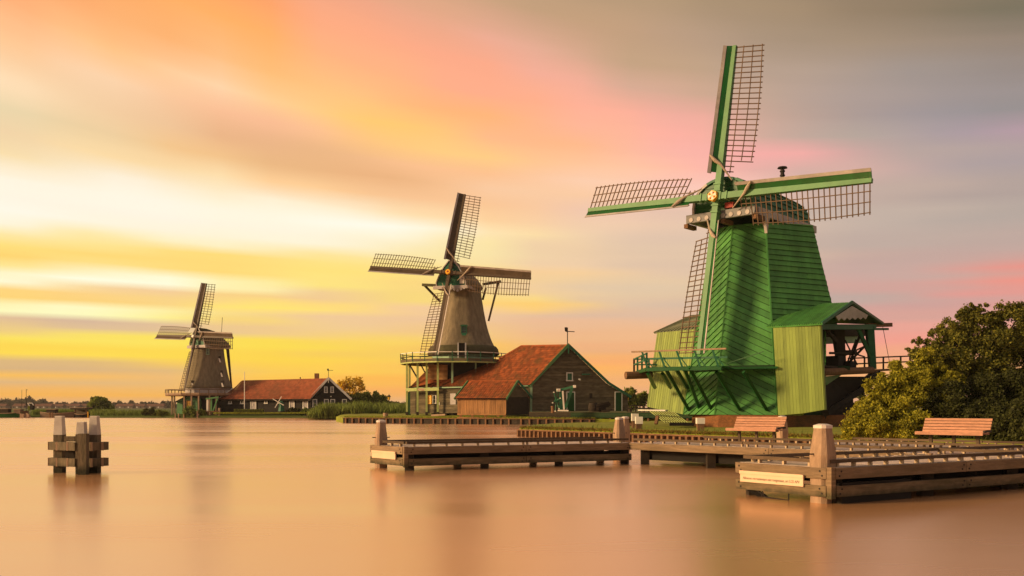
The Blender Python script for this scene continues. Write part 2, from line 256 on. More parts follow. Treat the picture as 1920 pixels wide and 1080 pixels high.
# ------------------------------------------------------------------ builders
def U(px, py, Y): return V(((px - 960) / F * Y, Y, CH + (HOR - py) / F * Y))     # photo point at distance Y
def G(px, Y, z): return V(((px - 960) / F * Y, Y, z))
ORG = {}
def thing(name, label, cat, loc, group=None, rotz=0):
    o = bpy.data.objects.new(name, None); COL.objects.link(o); o.location = loc; o.rotation_euler.z = rotz
    o.empty_display_size = .3
    o['label'] = label; o['category'] = cat
    if group: o['group'] = group
    ORG[o.name] = V(loc)
    return o
class MB:
    def __init__(s): s.v = []; s.f = []
    def poly(s, pts):
        i = len(s.v); s.v += [tuple(p) for p in pts]; s.f.append(tuple(range(i, i + len(pts))))
    def hexa(s, p):   # 8 corners: bottom 4 (ccw), top 4
        i = len(s.v); s.v += [tuple(q) for q in p]
        s.f += [(i, i+3, i+2, i+1), (i+4, i+5, i+6, i+7), (i, i+1, i+5, i+4), (i+1, i+2, i+6, i+5), (i+2, i+3, i+7, i+6), (i+3, i, i+4, i+7)]
    def box(s, c, size, ax=None):
        x, y, z = ax or (V((1, 0, 0)), V((0, 1, 0)), Z); a, b, d = size[0] / 2, size[1] / 2, size[2] / 2; c = V(c)
        s.hexa([c - x*a - y*b - z*d, c + x*a - y*b - z*d, c + x*a + y*b - z*d, c - x*a + y*b - z*d, c - x*a - y*b + z*d, c + x*a - y*b + z*d, c + x*a + y*b + z*d, c - x*a + y*b + z*d])
        return s
    def beam(s, p0, p1, w, h, up=Z, w1=None, h1=None):
        p0, p1 = V(p0), V(p1); d = (p1 - p0).normalized(); side = d.cross(up)
        if side.length < 1e-4: side = d.cross(V((0, 1, 0)))
        side.normalize(); u = side.cross(d).normalized(); w1 = w1 or w; h1 = h1 or h
        s.hexa([p0 - side*w/2 - u*h/2, p0 + side*w/2 - u*h/2, p1 + side*w1/2 - u*h1/2, p1 - side*w1/2 - u*h1/2,
                p0 - side*w/2 + u*h/2, p0 + side*w/2 + u*h/2, p1 + side*w1/2 + u*h1/2, p1 - side*w1/2 + u*h1/2])
        return s
    def tube(s, p0, p1, r0, r1=None, n=8):
        p0, p1 = V(p0), V(p1); r1 = r0 if r1 is None else r1; d = (p1 - p0).normalized(); a = d.orthogonal().normalized(); b = d.cross(a)
        i = len(s.v)
        for p, r in ((p0, r0), (p1, r1)):
            for k in range(n):
                t = 2 * math.pi * k / n; s.v.append(tuple(p + a * math.cos(t) * r + b * math.sin(t) * r))
        for k in range(n): s.f.append((i + k, i + (k + 1) % n, i + n + (k + 1) % n, i + n + k))
        s.f.append(tuple(i + k for k in reversed(range(n)))); s.f.append(tuple(i + n + k for k in range(n)))
        return s
    def path(s, pts, r, n=6):
        for a, b in zip(pts, pts[1:]): s.tube(a, b, r, n=n)
        return s
    def lathe(s, c, prof, n=16, phase=0, sx=1, sy=1):
        i = len(s.v); c = V(c)
        for r, z in prof:
            for k in range(n):
                t = 2 * math.pi * k / n + phase; s.v.append((c.x + r * math.cos(t) * sx, c.y + r * math.sin(t) * sy, c.z + z))
        for j in range(len(prof) - 1):
            for k in range(n): s.f.append((i + j*n + k, i + j*n + (k+1) % n, i + (j+1)*n + (k+1) % n, i + (j+1)*n + k))
        s.f.append(tuple(i + k for k in reversed(range(n)))); s.f.append(tuple(i + (len(prof) - 1) * n + k for k in range(n)))
        return s
    def slab(s, pts, thick, nrm=None):   # polygon extruded backwards
        pts = [V(p) for p in pts]; n = nrm or (pts[1] - pts[0]).cross(pts[2] - pts[0]).normalized()
        bk = [p - n * thick for p in pts]; i = len(s.v); k = len(pts); s.v += [tuple(p) for p in pts + bk]
        s.f.append(tuple(range(i, i + k))); s.f.append(tuple(reversed(range(i + k, i + 2 * k))))
        for j in range(k): s.f.append((i + j, i + k + j, i + k + (j + 1) % k, i + (j + 1) % k))
        return s
    def build(s, name, m, parent=None, smooth=False, kind=None, org=None, fixn=False, **props):
        if parent is not None: o0 = ORG[parent.name]
        elif org is not None: o0 = V(org)
        else:
            a = np.array(s.v); o0 = V((a[:, 0].mean(), a[:, 1].mean(), a[:, 2].min()))
        me = bpy.data.meshes.new(name); vs = (np.array(s.v, dtype=float) - np.array(o0)); me.from_pydata(vs.tolist(), [], s.f); me.update()
        if smooth: me.shade_smooth()
        me.materials.append(MATS[m])
        return place(me, name, o0, parent, kind, **props)
def place(me, name, o0, parent=None, kind=None, **props):
    ob = bpy.data.objects.new(name, me); COL.objects.link(ob)
    if parent is not None: ob.parent = parent
    else: ob.location = o0
    if kind: ob['kind'] = kind
    for k, v in props.items(): ob[k] = v
    ORG[ob.name] = V(o0)
    return ob
def top(name, mb, m, label, cat, group=None, **k):
    o = mb.build(name, m, None, **k); o['label'] = label; o['category'] = cat
    if group: o['group'] = group
    return o
def copy_tree(o, parent=None, loc=None):
    c = o.copy(); COL.objects.link(c); c.parent = parent
    if loc is not None: c.location = loc
    for ch in list(o.children): copy_tree(ch, c)
    return c
def clip(poly, a, b, c):   # keep a*x+b*y<=c
    out = []
    for i, p in enumerate(poly):
        q = poly[(i + 1) % len(poly)]; dp = a*p[0] + b*p[1] - c; dq = a*q[0] + b*q[1] - c
        if dp <= 0: out.append(p)
        if (dp < 0 < dq) or (dq < 0 < dp):
            t = dp / (dp - dq); out.append((p[0] + (q[0]-p[0])*t, p[1] + (q[1]-p[1])*t))
    return out
def clad(parent, name, pts, d, w, m, t0=.035, t1=.012, joined=False, gap=.006, out=None, off=0.0, wj=0.0, split=0.0):
    """cover a convex planar polygon with lapped boards running along d; each board its own part unless joined"""
    pts = [V(p) for p in pts]; c = sum(pts, V()) / len(pts)
    n = (pts[1] - pts[0]).cross(pts[2] - pts[0])
    if n.length < 1e-6: n = (pts[2] - pts[1]).cross(pts[3] - pts[1])
    n.normalize()
    if n.dot((out if out is not None else V((0, 0, CH)) - c)) < 0: n = -n
    a = (d - n * d.dot(n)).normalized(); b = n.cross(a)
    if b.z < 0 and abs(b.z) > 1e-3: b = -b; a = -a
    P = [((p - c).dot(a), (p - c).dot(b)) for p in pts]
    b0, b1 = min(p[1] for p in P), max(p[1] for p in P)
    y = b0; J = MB(); parts = []
    while y < b1 - 1e-4:
        ww = w * (1 + random.uniform(-wj, wj)); y1 = min(y + ww, b1)
        q0 = clip(clip(P, 0, -1, -(y + gap / 2)), 0, 1, y1 - gap / 2); qs = [q0]
        if split and len(q0) >= 3 and random.random() < split:   # butt joint somewhere along the board
            u0, u1 = min(p[0] for p in q0), max(p[0] for p in q0)
            if u1 - u0 > 2.5: us = u0 + (u1 - u0) * random.uniform(.25, .75); qs = [clip(q0, 1, 0, us - .008), clip(q0, -1, 0, -(us + .008))]
        for q in qs:
            if len(q) < 3: continue
            mb = J if joined else MB(); i = len(mb.v); k = len(q)
            ex = random.uniform(-.004, .012) if not joined else 0
            for (u, v_) in q: mb.v.append(tuple(c + a*u + b*v_ + n * (ex + off + t0 + (t1 - t0) * (v_ - y) / ww)))
            for (u, v_) in q: mb.v.append(tuple(c + a*u + b*v_ + n * off))
            # keep face orientation outward
            area = sum(q[j][0]*q[(j+1) % k][1] - q[(j+1) % k][0]*q[j][1] for j in range(k))
            fl = (a.cross(b)).dot(n) * area > 0
            rg = list(range(k)) if fl else list(reversed(range(k)))
            mb.f.append(tuple(i + j for j in rg)); mb.f.append(tuple(i + k + j for j in reversed(rg)))
            for j in range(k):
                x0, x1 = rg[j], rg[(j + 1) % k]; mb.f.append((i + x0, i + k + x0, i + k + x1, i + x1))
            if not joined: parts.append(mb.build(name, m, parent))
        y = y1
    if joined and J.v: return J.build(name, m, parent, kind='stuff')
    return parts
def tiles(parent, name, lo, hi, m, tw=.28, th=.34, thick=.05):
    """pantiled slope between a lower polyline lo and an upper polyline hi (world points), joined into one part"""
    def samp(pl, s):
        L = [0]
        for a, b in zip(pl, pl[1:]): L.append(L[-1] + (b - a).length)
        if L[-1] < 1e-6: return pl[0].copy()
        x = s * L[-1]
        for i in range(len(pl) - 1):
            if x <= L[i + 1] + 1e-9: return pl[i].lerp(pl[i + 1], (x - L[i]) / max(L[i + 1] - L[i], 1e-9))
        return pl[-1].copy()
    W = max((samp(lo, 1) - samp(lo, 0)).length, (samp(hi, 1) - samp(hi, 0)).length); nc = max(1, int(W / tw)); H = max((samp(lo, s) - samp(hi, s)).length for s in (0, .5, 1)); nr = max(1, int(H / th))
    mb = MB(); cen = (samp(lo, .5) + samp(hi, .5)) / 2
    nn = (samp(lo, 1) - samp(lo, 0)).cross(samp(hi, .5) - samp(lo, .5)).normalized()
    if nn.z < 0: nn = -nn
    for j in range(nr):
        for i in range(nc):
            s0, s1, sm = i / nc, (i + 1.04) / nc, (i + .5) / nc; t0, t1 = j / nr, (j + 1.12) / nr
            s1 = min(s1, 1); t1 = min(t1, 1)
            f = lambda s, t: samp(lo, s).lerp(samp(hi, s), t)
            z0 = nn * (thick + random.uniform(0, .012)); z1 = nn * .012
            a, b, c2 = f(s0, t0), f(sm, t0), f(s1, t0); d, e, g = f(s0, t1), f(sm, t1), f(s1, t1)
            if (a - c2).length < .03 and (d - g).length < .03: continue
            k = len(mb.v); hump = nn * .05
            mb.v += [tuple(p) for p in (a + z0, b + z0 + hump, c2 + z0, d + z1, e + z1 + hump, g + z1)]
            mb.f += [(k, k+1, k+4, k+3), (k+1, k+2, k+5, k+4)]
    o = mb.build(name, m, parent, kind='stuff')
    return o
def window(parent, c, r, u, n, w, h, cols=2, rows=2, fm='white_paint', gm='glass', fw=.09, name='window'):
    """frame with glazing bars, and a child pane"""
    c = V(c); mb = MB(); ax = (r, n, u)
    mb.box(c + u * (h/2) + n*.03, (w + fw, .1, fw), ax); mb.box(c - u * (h/2) + n*.04, (w + fw*1.6, .14, fw), ax)
    for s in (-1, 1): mb.box(c + r * (s * w/2) + n*.03, (fw, .1, h - fw), ax)
    for i in range(1, cols): mb.box(c + r * (-w/2 + w*i/cols) + n*.02, (.035, .05, h - fw), ax)
    for i in range(1, rows): mb.box(c + u * (-h/2 + h*i/rows) + n*.018, (w - fw, .05, .035), ax)
    wn = mb.build(name, fm, parent)
    MB().box(c + n*.002, (w - fw*.8, .02, h - fw*.8), ax).build('pane', gm, wn)
    return wn

# ------------------------------------------------------------------ setting
def sheet(name, pts, z, m, kind='structure'):
    mb = MB(); mb.poly([V((p[0], p[1], z if len(p) < 3 else p[2])) for p in pts]); return mb.build(name, m, None, kind=kind)
mb = MB(); nx, ny = 2, 2
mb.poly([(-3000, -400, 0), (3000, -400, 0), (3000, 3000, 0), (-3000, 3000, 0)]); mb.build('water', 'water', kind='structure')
sheet('riverbed', [(-2990, -390), (2990, -390), (2990, 2990), (-2990, 2990)], -3, 'mud')

def bank(name, front, back, m='grass_ground', steps=10, zedge=.5, zin=.9, rise=3.0):
    """land: strip of ground from a front polyline to a back one, gently uneven, with a skirt below the waterline"""
    mb = MB(); n = len(front); J = 9; NX = steps
    P = []
    for i in range(n - 1):
        for s in range(NX if i < n - 2 else NX + 1):
            t = s / NX; f = V(front[i]).lerp(V(front[i + 1]), t); b = V(back[i]).lerp(V(back[i + 1]), t); P.append((f, b))
    for (f, b) in P:
        L = (b - f).length
        mb.v.append((f.x, f.y, -1.5))
        for j in range(J):
            q = f.lerp(b, (j / (J - 1)) ** 2); dist = (q - f).length; z = zedge + (zin - zedge) * min(1, dist / rise)
            z += .05 * math.sin(q.x * .9 + 1) * math.cos(q.y * .7) * min(1, dist)
            mb.v.append((q.x, q.y, z))
    K = J + 1
    for i in range(len(P) - 1):
        for j in range(K - 1): mb.f.append((i*K + j, (i+1)*K + j, (i+1)*K + j + 1, i*K + j + 1))
    return mb.build(name, m, kind='structure', smooth=True)
# mill island (near), its sheet-piled edge
ISL_F = [V((.5, 64.2, 0)), V((.5, 63.3, 0)), V((6.6, 54.2, 0)), V((11.5, 46.8, 0)), V((17, 39.6, 0)), V((29, 30, 0)), V((60, 16, 0))]
ISL_B = [V((2.0, 72, 0)), V((4.5, 80, 0)), V((11, 90, 0)), V((30, 96, 0)), V((60, 96, 0)), V((90, 90, 0)), V((120, 60, 0))]
bank('island', ISL_F, ISL_B, zedge=.5, zin=.62, rise=2)
# middle quay
Q_F = [V((-24.2, 132, 0)), V((-20.6, 117.5, 0)), V((-9.5, 112, 0)), V((.6, 107.0, 0)), V((9, 104, 0)), V((32, 100, 0)), V((70, 100, 0))]
Q_B = [V((-23, 150, 0)), V((-20, 170, 0)), V((-8, 180, 0)), V((20, 190, 0)), V((50, 190, 0)), V((90, 180, 0)), V((160, 160, 0))]
bank('quay_ground', Q_F, Q_B, zedge=.62, zin=.93, rise=2.8)
# far bank
FB_F = [V((-420, 240, 0)), V((-200, 205, 0)), V((-110, 183, 0)), V((-96, 182, 0)), V((-80, 181.6, 0)), V((-77.5, 178, 0)), V((-66, 177.5, 0)), V((-38, 176.5, 0)), V((-20, 168, 0)), V((40, 200, 0)), V((400, 260, 0))]
FB_B = [V((-900, 1500, 0)), V((-600, 1500, 0)), V((-400, 1500, 0)), V((-300, 1500, 0)), V((-250, 1500, 0)), V((-230, 1500, 0)), V((-200, 1500, 0)), V((-100, 1500, 0)), V((0, 1500, 0)), V((300, 1500, 0)), V((900, 1500, 0))]
bank('far_bank', FB_F, FB_B, m='field', zedge=.35, zin=1.0, rise=8)
sheet('distant_land', [(-3000, 1400), (3000, 1400), (3000, 2990), (-3000, 2990)], .8, 'field')

# ------------------------------------------------------------------ windmill sails
def sail_cross(mill, hub, yaw, tilt, al, r, P):
    """four sails. Each sail part is its stock; boards, bars and canvas are its pieces"""
    th, ta = math.radians(yaw), math.radians(tilt); al = math.radians(al)
    e0 = V((math.cos(th), -math.sin(th), 0)); w0 = V((math.sin(ta)*math.sin(th), math.sin(ta)*math.cos(th), math.cos(ta)))
    e = e0*math.cos(al) + w0*math.sin(al); w = w0*math.cos(al) - e0*math.sin(al); n = e.cross(w).normalized()
    if n.y > 0: n = -n
    hub = V(hub)
    for k, (a, t) in enumerate(((e, w), (w, -e), (-e, -w), (-w, e))):   # a: along the arm, t: towards the board side
        doff = n * (.16 if k % 2 == 0 else -.16)
        h = hub + doff; sk_ = P['stock']
        mb = MB(); mb.beam(h, h + a * r, sk_, sk_, n, sk_ * .6, sk_ * .6)
        for q in (.5, .95): mb.box(h + a * q, (sk_ + .1, sk_ + .1, .1), (t, n, a))
        sail = mb.build('sail', P['m_stock'], mill)
        def pt(rho, s, dz=0.0):    # s>0 board side, s<0 lattice side; twisted like a propeller
            ph = math.radians((40 - 12 * (rho / r)) if s > 0 else (30 - 17 * (rho / r))); return h + a * rho + (t * math.cos(ph) + n * math.sin(ph)) * s + n * dz
        r0 = P['r0']
        bw0, bw1 = P['bw']
        mb = MB(); K = 8
        for i in range(K):
            ra, rb = r0 + (r - r0) * i / K, r0 + (r - r0) * (i + 1) / K; wa = bw0 + (bw1 - bw0) * i / K; wb = bw0 + (bw1 - bw0) * (i + 1) / K
            mb.hexa([pt(ra, .08, -.03), pt(ra, wa, -.03), pt(rb, wb, -.03), pt(rb, .08, -.03), pt(ra, .08, .02), pt(ra, wa, .02), pt(rb, wb, .02), pt(rb, .08, .02)])
        mb.build('sail_board', P['m_board'], sail)
        mb = MB()
        for i in range(K):
            ra, rb = r0 - .1 + (r - r0 + .1) * i / K, r0 - .1 + (r - r0 + .1) * (i + 1) / K; wa = bw0 + (bw1 - bw0) * i / K; wb = bw0 + (bw1 - bw0) * (i + 1) / K; e1 = P['edge']
            mb.hexa([pt(ra, wa + .003, -.05), pt(ra, wa + e1, .02), pt(rb, wb + e1, .02), pt(rb, wb + .003, -.05), pt(ra, wa + .003, .05), pt(ra, wa + e1, .10), pt(rb, wb + e1, .10), pt(rb, wb + .003, .05)])
        mb.build('edge_board', P['m_edge'], sail)
        lw = P['lw']; nb = P['bars']; th_ = P['bar_t']; J = MB()
        def lat_w(rho):
            x = (rho - r0) / (r - r0); return lw * (.93 + .10 * math.sin(math.pi * (x * .85 + .1)))
        for i in range(nb):
            rho = r0 + .1 + (r - .12 - r0 - .1) * i / (nb - 1); ll = lat_w(rho) + .12
            if i < 2: ll *= .42
            b_ = (J if P.get('join') else MB()); b_.beam(pt(rho, .25, -.02), pt(rho, -ll, -.02), th_, th_, n)
            if not P.get('join'): b_.build('lattice_bar', P['m_lat'], sail)
        for q in (1/3, 2/3, 1.0):
            b_ = (J if P.get('join') else MB()); rs = r0 + .1 + (r - r0) * 2.2 / nb if q > .4 else r0
            for i in range(8):
                ra, rb = rs + (r - .05 - rs) * i / 8, rs + (r - .05 - rs) * (i + 1) / 8
                b_.beam(pt(ra, -lat_w(ra) * q, .03), pt(rb, -lat_w(rb) * q, .03), th_ * .9, th_ * .9, n)
            if not P.get('join'): b_.build('hem_bar', P['m_lat'], sail)
        if P.get('join'): J.build('lattice', P['m_lat'], sail, kind='stuff')
        # furled sail-cloth, twisted round the stock near the hub
        if k != 3 or True:
            A = pt(r0 + P['cl'], bw0 + .1, .2); B = pt(r0 + .5, -.1, .32); C_ = pt(r0 - .5, -lw * .45, .15)
            mb = MB(); rr = P['cr']; mb.tube(A, A.lerp(B, .5) - w * .08 * (k % 2), rr * .6, rr * 1.3, 8).tube(A.lerp(B, .5) - w * .08 * (k % 2), B, rr * 1.3, rr * .9, 8).tube(B, C_, rr * .9, rr * .35, 6)
            mb.build('furled_cloth', 'canvas', sail)
    # poll end with painted star
    return e, w, n

# ================================================================== GREEN SAWMILL
gm = thing('windmill', 'large bright green sawmill windmill on a brick base, nearest of the three mills', 'windmill', (17.3, 67.5, .6), 'windmills along the river')
GHUB = V((13.50, 63.47, 15.76))
ge, gw, gn = sail_cross(gm, GHUB, 41.56, 7.52, -3.07, 10.45, dict(stock=.44, m_stock='green_light', m_board='green_dark', m_edge='trim_grey', m_lat='lattice_wood', r0=1.75, bw=(.62, .52), edge=.2, lw=1.95, bars=25, bar_t=.055, cl=1.1, cr=.10))
gback = V((math.sin(math.radians(41.56)), math.cos(math.radians(41.56)), 0)); gside = V((gback.y, -gback.x, 0))
mb = MB(); mb.beam(GHUB + gback * 1.6 - Z*.1, GHUB - gback * .0 - gn * -.15, .6, .6)
shaft = mb.build('windshaft', 'green_light', gm)
mb = MB(); c0 = GHUB + gn * .34
mb.tube(c0, c0 + gn * .22, .40, .36, 6); hubp = mb.build('hub_plate', 'gold', gm)
mb = MB()
for k in range(4):
    a0 = k * math.pi / 2 + .3; pts = [c0 + gn*.235]
    for q in (-.38, .38): pts.append(c0 + gn*.235 + (ge*math.cos(a0 + q) + gw*math.sin(a0 + q)) * .31)
    mb.slab([pts[0], pts[1], pts[2]], .01, gn)
mb.build('star_blade', 'white_paint', hubp)
mb = MB()
for k in range(4):
    a0 = k * math.pi / 2 + .3 + math.pi / 4
    mb.tube(c0 + gn*.22 + (ge*math.cos(a0) + gw*math.sin(a0)) * .2, c0 + gn*.25 + (ge*math.cos(a0) + gw*math.sin(a0)) * .2, .06, .05, 8)
mb.build('star_stud', 'red_paint', hubp)

# tower
zt, zb = 14.2, 1.41
Tt = [G(1338, 66.6, zt), G(1375, 64.8, zt), G(1435, 63.9, zt), G(1523, 64.9, zt)]
Tb = [G(1283, 66.4, zb), G(1341, 63.5, zb), G(1457, 61.8, zb), G(1607, 63.5, zb)]
ct = V((17.3, 67.6, zt)); cb_ = V((16.9, 68.2, zb))
def mir(p, c): return V((2*c.x - p.x, 2*c.y - p.y, p.z))
Tt8 = Tt + [G(1518, 68.8, zt), G(1482, 72, zt), G(1425, 73, zt), G(1352, 71, zt)]
Tb8 = Tb + [G(1600, 69.0, zb), G(1560, 74, zb), G(1425, 75.5, zb), G(1312, 72, zb)]
i8 = range(8); zm_ = 7.3; tm_ = (zm_ - zb) / (zt - zb)
Tm8 = [Tb8[i].lerp(Tt8[i], tm_) for i in i8]
Tl8 = [p.copy() for p in Tb8]; Tl8[3] = G(1546, 62.9, zb); Tl8[4] = G(1546, 69, zb); Tl8[5] = G(1520, 74, zb)
Tn8 = [p.copy() for p in Tm8]; Tn8[3] = G(1546, 63.3, zm_); Tn8[4] = G(1546, 69, zm_); Tn8[5] = G(1520, 74, zm_)
mb = MB()
mb.v = [tuple(p) for p in Tl8 + Tn8 + Tm8 + Tt8]; mb.f = [(i, (i+1) % 8, 8 + (i+1) % 8, 8 + i) for i in i8] + [(16 + i, 16 + (i+1) % 8, 24 + (i+1) % 8, 24 + i) for i in i8] + [tuple(range(7, -1, -1)), tuple(range(8, 16)), tuple(range(23, 15, -1)), tuple(range(24, 32))]
tower = mb.build('tower', 'green_deep', gm)  # dark core puts the shade between the lapped boards into colour
ORG[tower.name] = ORG[gm.name]
def facedir(A, B, rise):   # board direction: along A->B then turned upwards by rise (rad) inside the face
    return (B - A).normalized() * math.cos(rise) + Z * math.sin(rise)
cen = (ct + cb_) / 2
for i in i8:
    j = (i + 1) % 8
    rise = {0: math.radians(33), 1: math.radians(-27), 2: math.radians(-2), 3: math.radians(-20)}.get(i, 0)
    for q in ([[Tl8[i], Tl8[j], Tt8[j], Tt8[i]]] if i < 2 else [[Tl8[i], Tl8[j], Tn8[j], Tn8[i]], [Tm8[i], Tm8[j], Tt8[j], Tt8[i]]]):
        fc = sum(q, V()) / 4
        clad(tower, 'board', q, facedir(q[0], q[1], rise), .38, 'green_board', t0=.085, t1=.03, out=fc - cen, off=.01, joined=(i > 3), wj=.08, gap=.032, split=.45)
for i in (0, 1, 2):
    mb = MB(); mb.beam(Tb8[i] + (Tb8[i] - cb_).normalized() * .06, Tt8[i] + (Tt8[i] - ct).normalized() * .06, .10, .10, V((0, 1, 0)))
    mb.build('corner_strip', 'green_board', tower)
# brick base
bb = [G(1296, 66.5, 0), G(1346, 63.2, 0), G(1462, 61.6, 0), G(1602, 63.6, 0)]
bb8 = bb + [G(1602, 69, 0), G(1562, 74, 0), G(1425, 75.5, 0), G(1320, 72, 0)]
mb = MB(); mb.v = [(p.x, p.y, .3) for p in bb8] + [(p.x + (cb_.x - p.x) * .02, p.y + (cb_.y - p.y) * .02, 1.40) for p in bb8]; mb.f = [(i, (i+1) % 8, 8 + (i+1) % 8, 8 + i) for i in i8] + [tuple(range(8, 16))]
mb.build('brick_base', 'brickwork', gm)
# cap: boarded barrel roof along the windshaft
CR, CHh, CL = 2.2, 2.35, 8.8; cz = 14.85
c_f = V((GHUB.x, GHUB.y, cz)) + gback * 1.0
def arch(s, a): # s along axis, a from 0 (left) to pi (right)
    taper = 1 - .10 * (s / CL) ** 2
    return c_f + gback * s + gside * (-CR * math.cos(a) * (1.0 + .06 * math.sin(2*a if a < math.pi/2 else 2*(math.pi - a)))) * taper + Z * (CHh * math.sin(a) ** .8 * taper)
mb = MB(); na = 18
for s in (0, CL):
    for k in range(na + 1): mb.v.append(tuple(arch(s, math.pi * k / na) * 1.0 - gback * 0))
mb.f = [(k, na + 1 + k, na + 2 + k, k + 1) for k in range(na)] + [tuple(range(na + 1)), tuple(range(2 * na + 1, na, -1))]
cap = mb.build('cap', 'green_teal', gm)
for k in range(17):
    a0, a1 = math.pi * k / 17, math.pi * (k + 1) / 17 - .012
    if k > 8: lo_, hi_ = a1, a0
    else: lo_, hi_ = a0, a1
    mb = MB(); ssteps = (-.05, CL * .35, CL * .7, CL * .9, CL + .12)
    for sa, sb in zip(ssteps, ssteps[1:]):
        cA = (c_f + gback * sa)
        def o_(s, a, d): p = arch(s, a); cc = c_f + gback * s; return p + (p - cc).normalized() * d
        mb.hexa([o_(sa, lo_, .0), o_(sa, hi_, .0), o_(sb, hi_, .0), o_(sb, lo_, .0), o_(sa, lo_, .11), o_(sa, hi_, .02), o_(sb, hi_, .02), o_(sb, lo_, .11)])
    mb.build('cap_board', 'green_teal', cap)
# gable of the cap: boarded, with a pale rim
gab = [arch(0, math.pi * k / 18) + gn * .0 - gback * .06 for k in range(19)]
clad(cap, 'gable_board', gab, gside, .3, 'green_dark', t0=.05, t1=.01, out=-gback, joined=False)
for ks_, m_ in ((range(6), 'trim_grey'), (range(6, 18), 'green_teal')):
    mb = MB()
    for k in ks_: mb.beam(gab[k] - gback * .1, gab[k + 1] - gback * .1, .16, .16, gback)
    mb.build('gable_rim', m_, cap)
# sills and breast beam under the cap
mb = MB(); f0 = c_f - gback * .5 - Z * .16
mb.beam(f0 - gside * 2.5, f0 + gside * 2.6, .3, .55); bb_ = mb.build('breast_beam', 'beam_grey', gm)
for k in range(8):
    q = f0 - gback * .17 + gside * (-2.1 + k * .6)
    MB().tube(q - Z * .08, q - Z * .08 - gback * .03, .17, .15, 12).build('painted_scallop', 'trim_grey', bb_)
mb = MB(); mb.beam(f0 + gside * 2.55 + gback * .3, f0 + gside * 2.45 + gback * (CL + .5), .24, .5); mb.build('sill_beam', 'trim_grey', gm)
mb = MB(); mb.beam(f0 - gside * 2.35 + gback * .3, f0 - gside * 2.35 + gback * (CL + .5), .24, .5); mb.build('sill_beam', 'trim_grey', gm)
for s in (-2.5, .3, 2.6):
    mb = MB(); q = f0 + gside * s - Z * .45; mb.beam(q - gback * .2, q + gback * 1.0, .28, .28); mb.build('beam_end', 'log_wood', gm)
mb = MB(); q = f0 + gside * 2.45 + gback * 1.4; mb.slab([q + Z * .1 - gback * .5, q + Z * .1 + gback * .55, q - Z * .55 + gback * .35, q - Z * 1.3 + gback * .12, q - Z * .6 - gback * .1], .2); mb.build('bracket', 'trim_grey', gm)
mb = MB(); q = f0 + gside * .75 - gback * .02 + Z * .55; mb.box(q, (.6, .3, .35), (gside, gback, Z)); mb.build('brake_box', 'red_paint', gm)
mb = MB(); q = U(1467, 338, 68.5); mb.tube(q - Z * .9, q + Z * .8, .14, n=10)
for zz in (0, .3, .6): mb.tube(q + Z * zz, q + Z * (zz + .08), .19, n=10)
mb.tube(q + Z * .85, q + Z * .95, .36, .3, 12); mb.build('vent_pipe', 'iron', gm)

# right-hand saw shed
eY, eX = 61.0, 1538
A = U(1537, 609, 59.9); B_ = U(1450, 614, 61.4); C = U(1458, 779, 61.2); D = U(1546, 768, 59.9); E_ = U(1505, 775, 60.6); F_ = U(1500, 779, 60.7)
shed = thing('saw_shed', 'yellow green boarded shed with green ridged roof on the right flank of the green mill', 'shed', (19.5, 62, .6))
wall = MB().slab([p + gback * .22 for p in (B_, A, D, E_, F_, C)], .15, V((-.664, -.748, 0))).build('wall', 'yellow_green', shed)
wdir = (A - B_).normalized(); 
vdir = ((D - A).normalized() + (C - B_).normalized()).normalized()
clad(wall, 'wall_board', [B_, A, D, E_, C], vdir, .2, 'yellow_green', t0=.03, t1=.02, out=V((-.664, -.748, 0)), gap=.012, off=.003)
MB().beam(A + V((0, 0, .05)), D, .1, .1, V((0, 1, 0))).build('corner_strip', 'yellow_green', shed)
# roof
r1, r2, r3, r4 = U(1438, 613, 61.5), U(1541, 607, 59.6), U(1598, 568, 63.0), U(1500, 572, 65.0)
r5, r6 = U(1656, 607, 67.4), U(1560, 604, 70)
def ridged(parent, name, a, b, c, d, nrib, m, w=.07):
    nrm = (b - a).cross(d - a).normalized()
    if nrm.z < 0: nrm = -nrm
    roof = MB().slab([a, b, c, d] if (b - a).cross(c - b).dot(nrm) > 0 else [d, c, b, a], .08, nrm).build(name, m, parent)
    rib0 = MB(); ln = None
    for i in range(nrib + 1):
        s = i / nrib; p, q = a.lerp(b, s) + nrm * .03, d.lerp(c, s) + nrm * .03
        MB().beam(p, q, w, .06, nrm).build('roof_rib', m, roof)
    return roof
ridged(shed, 'roof', r1, r2, r3, r4, 24, 'green_board', .09)
ridged(shed, 'roof', r5, r6, r4, r3, 10, 'green_teal', .09)
MB().beam(r2 + Z*.02, r3 + Z*.06, .1, .2).build('barge_board', 'green_teal', shed)
MB().beam(r3 + Z*.06, r5 + Z*.02, .1, .16).build('barge_board', 'green_dark', shed)
# scalloped pale panel in the gable
p0, p1, pk = r2.lerp(r3, .45) + Z*-.15, r3.lerp(r5, .5) + Z*-.1, r3 + Z * -.2
mb = MB(); nb_ = 12; low = []
for i in range(nb_ + 1): low.append(p0.lerp(p1, i / nb_) - Z * (.12 + .16 * (i % 2)) * (1 if 0 < i < nb_ else 0))
gnrm = V((.748, -.664, 0))
mb.slab(low + [pk], .05, gnrm); mb.build('scalloped_panel', 'trim_grey', shed)
